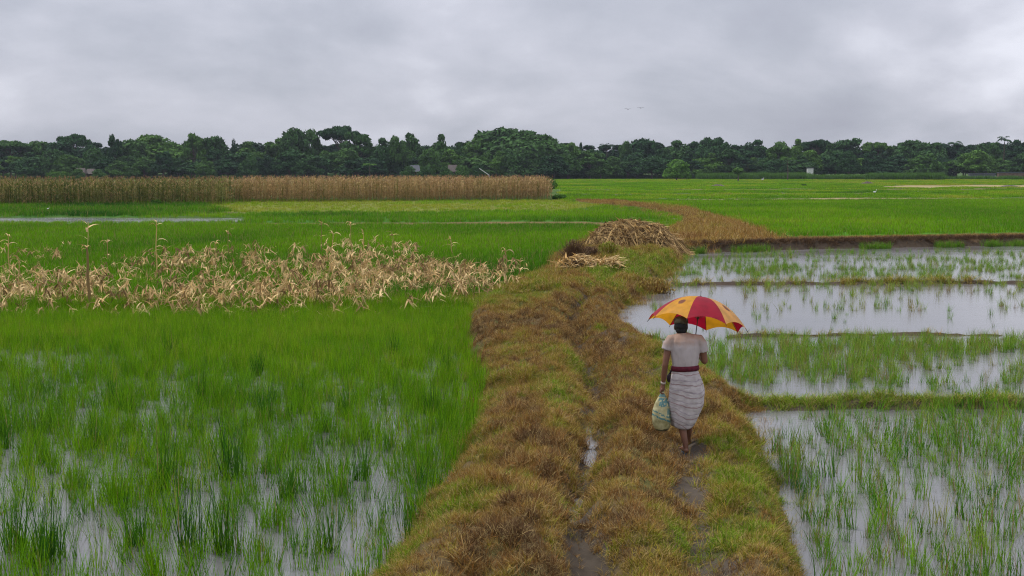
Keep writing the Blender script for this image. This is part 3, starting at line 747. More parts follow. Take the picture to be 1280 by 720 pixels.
def maize_mesh(green):
    b = MB(); H = random.uniform(2.25, 2.7); lx, ly = random.uniform(-.12, .12), random.uniform(-.12, .12)
    P = lambda t: (lx * t * t, ly * t * t, H * t)
    b.tube([P(i / 4) for i in range(5)], [.018, .016, .014, .011, .007], 4, cap=False)
    for i in range(13):
        t = .12 + .78 * i / 12; 
        b.blade(P(t), random.random() * 6.283, random.uniform(.55, .95), random.uniform(.35, .8), random.uniform(1.0, 2.4), random.uniform(.07, .11), 4, fold=.4)
    b.ball((lx * .3 + .03, 0, H * .42), (.03, .03, .11), 5, 4)
    for i in range(6): b.blade(P(.97), i * 1.05, random.uniform(.2, .34), .25, .4, .03, 2, mat=1)
    return b
maize = proto_set('maize', [maize_mesh(0).mesh('maize_plant', [M['corn'], M['tassel']]) for _ in range(6)])
def maize_fields():
    front = [gp(-260, 259.5, LAND), gp(0, 258, LAND), gp(276, 256, LAND)]; front2 = [gp(279, 253, LAND), gp(500, 251.5, LAND), gp(690, 249.5, LAND)]
    def row(fr, step, jit, depth):
        out = []
        for (x0, y0), (x1, y1) in zip(fr[:-1], fr[1:]):
            L_ = math.hypot(x1 - x0, y1 - y0); n = int(L_ / step)
            for i in range(n):
                t = (i + random.random() * .6) / n; out.append((x0 + (x1 - x0) * t + random.gauss(0, jit), y0 + (y1 - y0) * t + depth + random.gauss(0, jit)))
        return out
    g1 = row(front, .46, .08, 0); g2 = row(front2, .42, .08, 0)
    for pts, lab, grp, t0 in ((g1, 'greenish ripening maize plant in the front row of the left standing field', 'front row of the greener maize field', .25), (g2, 'tan dry maize plant in the front row of the right standing field', 'front row of the drier maize field', .72)):
        for x, y in pts:
            if x < -58: continue
            o = bpy.data.objects.new('maize_plant', random.choice(maize)); C.objects.link(o); o.location = (x, y, LAND); o.rotation_euler = (0, 0, random.random() * 6.3)
            s = random.uniform(.84, 1.1); o.scale = (s, s, s); o['tint'] = min(1, max(0, random.gauss(t0, .15)))
            tag(o, lab, 'maize plant', grp)
    for fr, t0, nm in ((front, .24, 'left'), (front2, .82, 'right')):
        pts = row(fr, .42, .1, .15) + row(fr, .30, .12, .5)
        for k in range(1, 22): pts += row(fr, .35 + k * .02, .15, .7 + k * .8 + k * k * .03)
        a = np.array(pts); n = len(a)
        nn = fbm(a[:, 0] * .25, a[:, 1] * .25, 3)
        t = t0 + (nn - .5) * .9 + RNG.normal(0, .12, n)
        scatter('maize_crop', 'maize', a[:, 0], a[:, 1], np.full(n, LAND), RNG.uniform(.84, 1.1, n), t, 'dense %s maize standing behind its front row' % ('greener' if nm == 'left' else 'drier'), 'maize', .04)
maize_fields()

# ------------------------------------------------------------------ stalk pile, leaf heap, brown bush
def pile(name, label, cx, cy, Lr, Wr, H, nst, nstuff, seed, skew=.25, stalk=True, grp=None):
    random.seed(seed)
    root = tag(empty(name, (cx, cy, 0)), label, 'pile')
    gh = float(height(np.array([cx]), np.array([cy]))[0])
    def prof(u, v):        # u along x (-1..1), v across
        ridge = (1 - abs(u) ** 2.6) * (1.0 if u < -.2 else 1 - .45 * (u + .2) / 1.2)
        e = max(0, 1 - abs(v) ** 2.0)
        return H * max(0, ridge) ** .7 * e ** .75
    gu, gv = np.meshgrid(np.linspace(-1.3, 1.3, 53), np.linspace(-1.6, 1.3, 59)); GR = height(cx + gu * Lr, cy + gv * Wr)
    def base(u, v): return float(GR[int(min(58, max(0, round((v + 1.6) / 2.9 * 58)))), int(min(52, max(0, round((u + 1.3) / 2.6 * 52))))])
    b = MB(); n, m = 24, 12
    for j in range(m + 1):
        for i in range(n + 1):
            u, v = -1 + 2 * i / n, -1 + 2 * j / m
            b.v.append((u * Lr, v * Wr, base(u, v) - .06 + prof(u, v) * .92 * (1 + random.uniform(-.06, .06)) - (.6 if max(abs(u), abs(v)) > .97 else 0)))
    for j in range(m):
        for i in range(n):
            k = j * (n + 1) + i; b.f.append((k, k + 1, k + n + 2, k + n + 1)); b.c.append(.1); b.m.append(0)
    b.build('heap_core', M['deadbush'], root)['tint'] = .2
    def one(b):
        u = random.uniform(-.97, .97); v = random.uniform(-1, .35)
        z = base(u, v) - .03 + prof(u, v) + random.uniform(-.03, .07)
        ang = random.gauss(0, .45) + (-.6 if u > 0 else .2) ; L = random.uniform(.8, 1.9)
        side = random.choice((-1, 1))
        # stalks lie along the slope, hanging towards the viewer
        d = Vector((random.gauss(.25, .55), -random.uniform(.25, 1), 0)).normalized()
        p0 = Vector((u * Lr, v * Wr, z)); pts = [p0]
        nseg = 4
        for k in range(1, nseg + 1):
            q = p0 + d * (L * k / nseg); uu, vv = q.x / Lr, q.y / Wr
            zz = base(uu, vv) + .01 + prof(max(-1, min(1, uu)), max(-1, min(1, vv))) + random.uniform(0, .07)
            pts.append(Vector((q.x, q.y, max(zz, pts[-1].z - L / nseg * .9))))
        if stalk and random.random() < .6:
            b.tube(pts, [.022, .02, .018, .015, .01], 4)
        else:
            az = math.atan2(d.y, d.x); b.blade(tuple(p0), az, random.uniform(.3, .6), random.uniform(.8, 1.4), random.uniform(.2, 1.2), random.uniform(.05, .09), 4, fold=.5)
    src = []
    for i in range(nst):
        s = MB(); one(s); s.build('stalk' if stalk else 'dry_leaf', M['straw'], root)['tint'] = random.uniform(0, .5) if stalk else random.uniform(.5, 1)
    for k, tv in enumerate((.0, .25, .5) if stalk else (.5, .8, 1)):
        s = MB()
        for i in range(nstuff // 3): one(s)
        o = s.build('stalk_mass', M['straw'], root); o['kind'] = 'stuff'; o['tint'] = tv
    return root
px, py = gp(800, 318, 0)
pile('stalk_pile', 'large heap of dry brown maize stalks beside the flooded paddy', 5.45, 56.6, 2.2, 1.9, 1.08, 260, 900, 3)
X, Y = gp(733, 342, -.1)
pile('leaf_heap', 'small heap of pale dry maize leaves in front of the stalk pile', X, Y, 1.15, .9, .38, 110, 300, 4, stalk=False)
random.seed(21)
def brown_bush(X, Y, Wd, H, label, nb=260, tint=.4, mat='deadbush', name='brown_bush', cat='bush'):
    zb = float(height(np.array([X]), np.array([Y]))[0])
    root = tag(empty(name, (X, Y, zb)), label, cat)
    b = MB()
    for i in range(nb):
        az = random.random() * 6.283; r = Wd * .25 * random.random()
        b.blade((r * math.cos(az), r * math.sin(az), 0), az, H * random.uniform(.7, 1.2), random.uniform(.0, 1.0), random.uniform(-.2, .6), .03, 3)
    b.build('stems', M[mat], root)['tint'] = tint
    b = MB()
    for i in range(nb * 5):
        az = random.random() * 6.283; ph = random.random() * 1.4; rr = random.uniform(.6, 1)
        b.blade((Wd * .5 * rr * math.cos(az) * math.cos(ph), Wd * .4 * rr * math.sin(az) * math.cos(ph), H * rr * math.sin(ph)), random.random() * 6.28, random.uniform(.06, .14), random.uniform(.2, 1.4), .5, .03, 2)
    b.build('foliage', M[mat], root)['tint'] = min(1, tint + .3)
    return root
X, Y = gp(718, 333, 0); brown_bush(X, Y, 1.0, .85, 'reddish brown withered bush at the left foot of the stalk pile')
X, Y = gp(742, 330, 0); brown_bush(X, Y + 2, .9, .45, 'low brown bush between the stalk pile and the leaf heap')
X, Y = gp(740, 320, 0); brown_bush(X + .6, Y - 1.0, 1.2, .55, 'olive grassy bush against the front of the stalk pile', 200, .6, 'bank', 'grass_bush', 'bush')
X, Y = gp(818, 352, 0); brown_bush(X, Y - .4, 1.3, .55, 'dull pinkish brown tussock on the bank edge over the water', 200, .2, 'bank', 'grass_bush', 'bush')

# ------------------------------------------------------------------ trees
def leaf_quads(b, c, r, n, size, flat=1.0, mat=0):
    """leaf sprays on and in an ellipsoid clump"""
    d = RNG.normal(0, 1, (n, 3)); d /= np.linalg.norm(d, axis=1)[:, None]
    rad = RNG.uniform(.55, 1.05, n)[:, None]; P = np.array(c) + d * rad * np.array(r)
    for p, q in zip(P, d):
        nrm = Vector(q) * .6 + Vector((random.gauss(0, .5), random.gauss(0, .5), random.gauss(.4, .5)))
        a = nrm.orthogonal().normalized(); bb = nrm.cross(a).normalized(); t = random.random() * 6.28
        u = a * math.cos(t) + bb * math.sin(t); v = (nrm.normalized()).cross(u); s = size * random.uniform(.6, 1.3)
        p = Vector(p); k = len(b.v)
        b.v += [tuple(p - u * s * .9), tuple(p + v * s * .45), tuple(p + u * s), tuple(p - v * s * .5)]
        b.f.append((k, k + 1, k + 2, k + 3)); b.c.append(random.random()); b.m.append(mat)
def make_tree(kind, name):
    """unit tree about 10 m high; parts trunk and crown"""
    crown, tr = MB(), MB()
    def limb(p, q, r0, r1):
        p, q = Vector(p), Vector(q); m = p.lerp(q, .5) + Vector((random.gauss(0, .2), random.gauss(0, .2), .2)); tr.tube([p, m, q], [r0, (r0 + r1) / 2, r1], 5, cap=False)
    if kind == 'palm':
        tr.tube([(0, 0, 0), (.15, 0, 3), (.1, .1, 6), (0, 0, 8.6)], [.22, .18, .15, .13], 7)
        for i in range(16):
            az = i * .393 + random.uniform(-.2, .2); le = random.uniform(.5, 1.5); L = 2.6
            p = Vector((0, 0, 8.6)); a = le * .7
            for k in range(6):
                dz = Vector((math.cos(az) * math.sin(a), math.sin(az) * math.sin(a), math.cos(a))) * (L / 6)
                for sgn in (-1, 1):
                    for h in (0, .5): crown.blade(tuple(p + dz * h), az + sgn * 1.1, .85 * (1 - k * .1), a + .5, .6, .2, 2)
                p = p + dz; a += .3
        return crown, tr
    if kind == 'fan':   # small round headed palm
        tr.tube([(0, 0, 0), (0, .05, 3), (.05, 0, 6.5)], [.35, .28, .25], 7)
        leaf_quads(crown, (0, 0, 7.6), (2.4, 2.4, 2.2), 500, .7); leaf_quads(crown, (0, 0, 6.2), (1.8, 1.8, 1.2), 160, .6); return crown, tr
    spec = {  # spread, crown base, number of clumps, clump radius, vertical squash
        'round': (3.6, 2.6, 44, 1.3, .75), 'broad': (6.2, 2.6, 100, 1.45, .65), 'umbrella': (4.6, 6.4, 34, 1.2, .42), 'airy': (3.8, 4.5, 24, 1.15, .5),
        'column': (1.7, 2.0, 18, 1.05, 1.1), 'ragged': (3.2, 3.2, 30, 1.15, .8), 'low': (3.4, .8, 24, 1.6, .9)}[kind]
    sp, cb, nc, cr, sq = spec
    tr.tube([(0, 0, -.3), (.05, 0, cb * .5), (0, .1, cb), (.1, 0, cb + 2)], [.30, .24, .2, .1], 7, cap=False)
    for i in range(nc):
        for _ in range(30):
            x, y = random.uniform(-1, 1), random.uniform(-1, 1)
            rr = math.hypot(x, y)
            if rr <= 1: break
        zt = 10 - (10 - cb) * (.9 if kind not in ('umbrella',) else .28) * rr ** 2.2 - cr * sq
        t = random.random() ** (.55 if kind in ('umbrella', 'airy') else .42)
        z = cb + (zt - cb) * t if kind != 'umbrella' else zt - random.random() * 1.3
        c = (x * sp, y * sp, max(z, cb * .8)); r = cr * random.uniform(.7, 1.25)
        leaf_quads(crown, c, (r * 1.15, r * 1.15, r * sq), 190 if kind != 'airy' else 110, .46)
        if random.random() < .6: limb((0, 0, cb * random.uniform(.7, 1.2)), c, .13, .03)
    return crown, tr
HALF = {'round': 4.6, 'broad': 7.3, 'umbrella': 5.6, 'airy': 4.6, 'column': 2.5, 'ragged': 4.0, 'low': 4.6, 'palm': 2.4, 'fan': 2.6}
TREE = {}
KD = 1.28   # the wood stands about half a kilometre away
for kind, nvar in (('round', 4), ('broad', 3), ('umbrella', 2), ('airy', 2), ('column', 2), ('ragged', 3), ('low', 2), ('palm', 2), ('fan', 1)):
    TREE[kind] = []
    for i in range(nvar):
        cr, tr = make_tree(kind, kind)
        V = np.array(cr.v); top = np.percentile(V[:, 2], 99.7); rad = np.percentile(np.hypot(V[:, 0], V[:, 1]), 97)
        V[:, 2] *= 10 / top; V[:, :2] *= HALF[kind] / rad; cr.v = [tuple(q) for q in V]; TREE[kind].append((cr.mesh('crown', M['tree']), tr.mesh('trunk', M['bark'])))
NAME = {'round': 'tree', 'broad': 'rain_tree', 'umbrella': 'umbrella_tree', 'airy': 'airy_tree', 'column': 'slender_tree', 'ragged': 'tree', 'low': 'shrub_tree', 'palm': 'palm_tree', 'fan': 'fan_palm'}
def tree(kind, px, top, half_px, D, label, tint, group='trees of the far tree line', base=-.2):
    D *= KD; x, y, z = at_depth(px, top, D); H = z - base
    root = empty(NAME[kind], (x, D, base), random.random() * 6.28); tag(root, label, 'palm' if kind in ('palm', 'fan') else 'tree', group)
    s = H / 10; wx = half_px * (1.0 if kind in ('column', 'palm', 'fan', 'umbrella') else 1.28) * D / F / HALF[kind]; root.scale = (wx, wx, s)
    cm, tm = random.choice(TREE[kind])
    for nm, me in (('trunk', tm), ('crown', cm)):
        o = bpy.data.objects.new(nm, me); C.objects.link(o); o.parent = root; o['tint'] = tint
    return root
random.seed(5)
LAB = {'round': 'dark green rounded tree', 'broad': 'broad domed dark tree', 'umbrella': 'flat topped spreading tree', 'airy': 'open crowned tree with layered branches', 'column': 'narrow upright tree', 'ragged': 'uneven dark tree', 'palm': 'slim palm above the tree tops', 'low': 'low bushy tree', 'fan': 'small round headed palm'}
SKY = [  # the silhouette, left to right: kind, x, top, half width, note, tint
    ('umbrella', 12, 176, 24, 'at the left edge of the tree line', .45), ('round', 48, 178, 22, 'second from the left edge', .5), ('umbrella', 92, 168, 20, 'highest of the left end, leaning over its neighbours', .5), ('round', 75, 178, 20, 'under the high spreading crown at the left', .35),
    ('ragged', 118, 182, 14, 'just left of the notch in the tree line', .4), ('column', 139, 169, 6, 'poking up right of the notch', .3), ('airy', 143, 172, 8, 'twin tipped, right of the notch', .4), ('broad', 190, 170, 40, 'filling the left part of the line', .55), ('round', 165, 176, 20, 'right of the notch', .4),
    ('airy', 242, 167, 13, 'with a small airy top above the left part', .5), ('round', 268, 172, 17, 'beside the airy topped tree', .5), ('column', 291, 175, 4, 'dark spike between rounded crowns', .2), ('round', 310, 178, 20, 'left of the rise to the highest crowns', .6),
    ('ragged', 345, 174, 17, 'on the slope of the rise', .65), ('round', 368, 162, 16, 'first crown of the highest left group', .6), ('ragged', 388, 163, 13, 'in the highest left group', .6), ('umbrella', 425, 158, 24, 'highest left crown with layered tiers', .35), ('airy', 447, 166, 17, 'under the tiered crown on its right', .4),
    ('round', 478, 174, 15, 'in the dip left of the big dome', .5), ('round', 514, 168, 16, 'first bump left of the big dome', .55), ('ragged', 498, 172, 12, 'small bump left of the big dome', .5), ('round', 551, 169, 14, 'second bump left of the big dome', .35), ('round', 572, 180, 11, 'at the foot of the big dome', .5),
    ('broad', 635, 162.5, 52, 'biggest dome of the whole tree line', .50), ('broad', 668, 170, 42, 'right shoulder of the biggest dome', .45), ('round', 600, 174, 20, 'left shoulder of the biggest dome', .5), ('airy', 712, 179, 14, 'pale, right of the biggest dome', .75), ('column', 727, 179, 3.5, 'thin spire right of the biggest dome', .2),
    ('round', 740, 188, 14, 'in the low gap right of the big dome', .5), ('palm', 759, 179, 10, 'dark and tufted in the low gap', .2), ('ragged', 782, 178, 9, 'small and pointed, right of the gap', .45), ('round', 803, 175, 20, 'rounded, right of the gap', .45), ('round', 845, 177, 20, 'behind the bright green shrub tree', .3),
    ('round', 866, 178, 16, 'left of the peaked right crown', .3), ('broad', 893, 173.5, 24, 'peaked crown of the right part', .4), ('round', 946, 176, 18, 'right of the peaked crown', .3), ('round', 918, 182, 15, 'between peaked crown and its neighbour', .4), ('ragged', 975, 178, 14, 'dull green, right half', .55), ('round', 996, 175, 13, 'lighter green upright crown', .85),
    ('umbrella', 1020, 175, 18, 'flat, right of the lighter crown', .3), ('airy', 1060, 173.5, 18, 'open topped, right half', .45), ('umbrella', 1098, 178, 20, 'pale branched with gaps of sky', .6), ('round', 1040, 181, 16, 'behind the open topped tree', .35), ('broad', 1140, 177, 28, 'long low crown of the right part', .4),
    ('round', 1170, 180, 16, 'right end of the long low crown', .35), ('palm', 1194, 176, 9, 'left one of the two at the right', .15), ('round', 1205, 185, 14, 'dark, below the left slim palm', .35), ('round', 1230, 181, 14, 'between the two slim palms', .35), ('palm', 1256, 170, 9, 'right one of the two, near the edge', .15),
    ('airy', 1243, 178, 9, 'feathery beside the right slim palm', .5), ('round', 1270, 176, 14, 'at the right edge of the picture', .4), ('broad', 1310, 174, 30, 'beyond the right edge', .4), ('round', -25, 178, 20, 'beyond the left edge', .4), ('broad', -70, 176, 36, 'farther beyond the left edge', .4), ('round', 1370, 178, 30, 'farther beyond the right edge', .4)]
for kind, x, top, hw, note, ti in SKY:
    D = random.uniform(372, 400) + (x > 700) * 25
    tree(kind, x, top, hw, D, LAB[kind] + ' ' + note, min(.8, max(0, ti + random.uniform(-.15, .22))))
WHERE = ['in front of the far left end', 'left of the far huts', 'behind the greener maize', 'behind the middle of the maize', 'left of the big dome', 'under the big dome', 'right of the maize field', 'in the right middle', 'right of the white hut', 'towards the right edge']
def where(x): return WHERE[int(min(9, max(0, x / 128)))]
x = -60
while x < 1340:
    kind = random.choice(('round', 'ragged', 'low', 'round', 'airy')); tp = random.uniform(186, 203)
    tree(kind, x, tp, random.uniform(10, 19), random.uniform(364, 382) + (x > 700) * 22, 'lower %s %s' % (LAB[kind], where(x)), random.choice((.25, .4, .5, .65, .8)), 'lower trees along the tree line')
    x += random.uniform(11, 19)
x = -60
while x < 1340:   # second rank closes the gaps
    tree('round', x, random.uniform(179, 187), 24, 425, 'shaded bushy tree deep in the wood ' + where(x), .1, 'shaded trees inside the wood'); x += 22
tree('round', 846, 200, 13, 330, 'bright green rounded small tree standing before the dark wood', 1.0, base=-1.2)
tree('fan', 923, 209.5, 7, 300, 'small round headed palm alone in front of the hedge', .75)
tree('palm', 462, 204, 9, 335, 'pale leaved young palm among the lower trees', .9); tree('palm', 985, 196, 9, 345, 'drooping palm in front of the lighter crown', .7)

# undergrowth, hedge and tall crops at the foot of the wood
proto_set('reed', [tuft(60, 1.0, (1.2, 2.2), (.02, .4), (.1, .8), (.10, .16), 3).mesh('reed_tuft', M['reed']) for _ in range(3)])
def reeds(pa, pb, y0, n, s, tint, label, pz=0, dd=8):
    y0 = y0 * KD * 1.19; X = RNG.uniform(0, 1, n); D = y0 + RNG.uniform(0, dd, n); x = ((pa + (pb - pa) * X) - 640) / F * D
    scatter('tall_grass', 'reed', x, D, np.full(n, LAND), RNG.uniform(.8, 1.15, n) * s * 1.35, RNG.normal(tint, .15, n), label, 'tall grass', .1)
reeds(872, 1010, 305, 380, .95, .85, 'tall green hedge grass before the wood, left stretch')
reeds(1010, 1090, 300, 200, .75, 1.0, 'tall green grass right of the white hut')
reeds(1085, 1175, 290, 320, .95, .7, 'dense dark green crop standing before the wood at the right')
reeds(1175, 1330, 300, 160, .6, .8, 'low green growth at the right foot of the wood')
reeds(690, 880, 335, 400, .7, .1, 'dark undergrowth at the foot of the wood beside the maize')
reeds(-80, 700, 335, 800, .9, .1, 'dark undergrowth behind the maize fields', dd=12)
def bush(px, py, half_px, top, label, tint, D=None):
    X, Y = gp(px, py, LAND) if D is None else ((px - 640) / F * D, D); root = empty('bush', (X, Y, LAND)); tag(root, label, 'bush')
    Wd = half_px * Y / F; H = (py - top) * Y / F; b = MB()
    for i in range(14):
        t = random.random() * 6.28; r = random.random() ** .5 * Wd * .6
        leaf_quads(b, (r * math.cos(t), r * math.sin(t), H * random.uniform(.3, .68)), (Wd * .4, Wd * .4, H * .32), 120, .16 * max(1, Y / 150))
    o = b.build('foliage', M['bush'], root); o['tint'] = tint
    s = MB()
    for i in range(7): s.tube([(0, 0, 0), (random.gauss(0, Wd * .3), random.gauss(0, Wd * .3), H * .7)], .03, 4)
    s.build('stems', M['bark'], root)
bush(683, 240, 17, 222, 'big rounded green bush at the right end of the maize', .5)
bush(700, 249, 11, 243, 'low green bush in front of the maize corner', .6)
bush(195, 257, 6, 250, 'small dark green bush before the greener maize', .5)
bush(75, 221, 18, 209, 'rounded leafy bush before the left huts', .6, 425)
bush(1005, 233, 4, 231, 'tiny dark bush in the pale far field', .2)
# dark mounds in the far fields
def mound(px, py, half, h, label):
    X, Y = gp(px, py, LAND); r = half * Y / F; H = h * Y / F; b = MB(); n, m = 20, 7
    for j in range(m + 1):
        for i in range(n):
            t = i / n * 6.283; rr = r * (j / m) * (1 + random.uniform(-.12, .12)); b.v.append((rr * math.cos(t), rr * math.sin(t) * .6, H * (1 - (j / m) ** 2) * (1 + random.uniform(-.2, .2)) - .03))
    for j in range(m):
        for i in range(n): b.f.append((j * n + i, j * n + (i + 1) % n, (j + 1) * n + (i + 1) % n, (j + 1) * n + i)); b.c.append(.5); b.m.append(0)
    o = b.build('earth_mound', M['mud'], None, True, (X, Y, LAND)); tag(o, label, 'mound')
mound(897, 233.5, 11, 3, 'dark earth mound in the green field beyond the stalk pile')
mound(1084, 230.5, 9, 3.5, 'dark brown mound in front of the dense dark crop'); mound(1262, 234, 14, 2.5, 'long brown mound near the right edge of the far field')

# huts and far buildings
M['thatch'] = plain_mat('weathered_thatch', (.11, .09, .08), .9, .3, 3); M['tin'] = plain_mat('grey_roof_sheet', (.10, .105, .12), .7, .2, 3)
M['white'] = plain_mat('white_wall', (.62, .62, .60), .8, .1, 2); M['wallm'] = plain_mat('mud_wall', (.05, .04, .03), .9, .2, 2); M['dark'] = plain_mat('painted_doorway_dark', (.02, .02, .02), .9); M['brick'] = plain_mat('red_soil_wall', (.16, .10, .08), .9, .3, 1)
def hut(px, base_py, roof_py, half, label, roofm, wallm, D, z0=LAND, name='hut'):
    D *= KD
    X = (px - 640) / F * D; zt = at_depth(px, roof_py, D)[2]; H = zt - z0; W_ = half * D / F; Dp = 3.0
    root = empty(name, (X, D, z0), random.uniform(-.2, .2)); tag(root, label, 'hut')
    wh = H * .6; b = MB(); b.box((-W_ * .85, -Dp / 2, 0), (W_ * .85, Dp / 2, wh)); b.build('wall', wallm, root)
    b = MB(); ov = .4
    b.v += [(-W_, -Dp / 2 - ov, wh - .2), (W_, -Dp / 2 - ov, wh - .2), (W_ * .8, 0, H), (-W_ * .8, 0, H), (-W_, Dp / 2 + ov, wh - .2), (W_, Dp / 2 + ov, wh - .2)]
    b.f += [(0, 1, 2, 3), (3, 2, 5, 4), (0, 3, 4), (1, 5, 2)]; b.c += [.5] * 4; b.m += [0] * 4
    o = b.build('roof', roofm, root); o.modifiers.new('t', 'SOLIDIFY').thickness = .12
    b = MB(); b.box((-.45, -Dp / 2 - .03, 0), (.45, -Dp / 2 + .02, min(1.9, wh * .8))); b.build('doorway_shade', M['dark'], root)  # solid near-black slab, the doorway's inner shade painted as colour
for _x, _t in ((96, 211), (124, 212), (510, 207.5), (530, 208), (558, 208), (577, 207.5), (600, 206)): tree('low', _x, _t, 8, 322, 'low leafy tree half hiding a hut ' + where(_x), random.uniform(.4, .7), 'leafy trees around the huts')
hut(103, 220, 210, 7, 'pair hut with grey thatch, left one behind the greener maize', M['thatch'], M['wallm'], 338); hut(116, 220, 211, 6, 'pair hut with grey thatch, right one behind the greener maize', M['thatch'], M['wallm'], 341)
hut(519, 218, 206.5, 7, 'hut with pale grey sheet roof left of the big dome tree', M['tin'], M['wallm'], 338); hut(566, 218, 206, 7, 'hut with brownish thatched roof beside the big dome tree', M['thatch'], M['wallm'], 338)
def small_box(px, bpy_, tpy, half, label, m, D, name, cat):
    D *= KD * 1.27
    X = (px - 640) / F * D; zb = at_depth(px, bpy_, D)[2]; zt = at_depth(px, tpy, D)[2]; W_ = half * D / F
    root = empty(name, (X, D, LAND)); tag(root, label, cat); b = MB(); b.box((-W_, -.8, 0), (W_, .8, zt - LAND - .25)); b.build('wall', m, root)
    b = MB(); b.box((-W_ - .15, -1, zt - LAND - .25), (W_ + .15, 1, zt - LAND)); b.build('roof', M['tin'], root)
small_box(1011, 218, 209.5, 3.6, 'small white box shed standing in the hedge at the right', M['white'], 299, 'shed', 'shed')
small_box(47, 220, 216.5, 2, 'tiny white wall glimpsed at the left foot of the wood', M['white'], 338, 'shed', 'shed')
small_box(1225, 222, 216.5, 16, 'long low grey wall at the right foot of the wood', M['tin'], 290, 'boundary_wall', 'wall')
small_box(1290, 222, 215.5, 45, 'long low reddish wall at the right edge', M['brick'], 294, 'boundary_wall', 'wall')
_b = MB(); Xp = (607 - 640) / F * 336; _b.tube([(-1.6, 0, 3.9), (.9, 0, 2.2), (1.2, 0, -.2)], .12, 5)
tag(_b.build('white_pole', M['white'], None, loc=(Xp, 336, LAND)), 'slanting white pole under the big dome tree', 'pole')

# birds
M['birdw'] = plain_mat('white_feathers', (.75, .75, .72), .8, .05); M['birdd'] = plain_mat('dark_feathers', (.05, .05, .055), .8)
def egret(px, py, label, s=1.0):
    X, Y = gp(px, py, LAND + .2); root = empty('egret', (X, Y, LAND + .25)); root.scale = (s, s, s); tag(root, label, 'bird', 'white egrets in the far fields')
    b = MB(); b.ball((0, 0, .55), (.30, .13, .15), 10, 7); b.tube([(.22, 0, .6), (.33, 0, .75), (.30, 0, .92), (.36, 0, 1.02)], [.06, .04, .03, .035], 6); b.ball((.38, 0, 1.03), (.06, .035, .035), 6, 5); b.blade((-.2, 0, .55), math.pi, .3, 1.7, .2, .16, 3)
    b.build('body', M['birdw'], root, True)
    b = MB(); b.tube([(.42, 0, 1.03), (.56, 0, 1.01)], [.015, .004], 5); b.build('beak', M['straw'], root)
    for s_ in (-.05, .05): b = MB(); b.tube([(0, s_, .45), (.03, s_, .2), (0, s_, -.05)], .012, 4); b.build('leg', M['birdd'], root)
egret(953, 227, 'white egret standing in the far pale field', 1.1); egret(1093, 244, 'white egret low in the green field at the right', .7); egret(60, 264, 'small white egret before the greener maize', .3)
for i, (px, py, lab) in enumerate(((785, 136.5, 'dark bird flying in the grey sky, left of two'), (801, 135, 'dark bird flying in the grey sky, right of two'))):
    X, Y, Z = at_depth(px, py, 150); root = empty('flying_bird', (X, Y, Z)); tag(root, lab, 'bird', 'birds in flight')
    b = MB(); b.ball((0, 0, 0), (.06, .18, .05), 8, 6); b.blade((0, -.15, 0), -math.pi / 2, .15, 1.57, 0, .1, 2); b.build('body', M['birdd'], root, True)
    for s_ in (-1, 1):
        b = MB(); b.v += [(s_ * .04, .08, 0), (s_ * .04, -.08, 0), (s_ * .22, -.06, .08), (s_ * .22, .08, .09), (s_ * .42, -.06, .03)]; b.f += [(0, 1, 2, 3), (3, 2, 4)]; b.c += [.5] * 2; b.m += [0] * 2
        b.build('wing', M['birdd'], root).modifiers.new('t', 'SOLIDIFY').thickness = .015

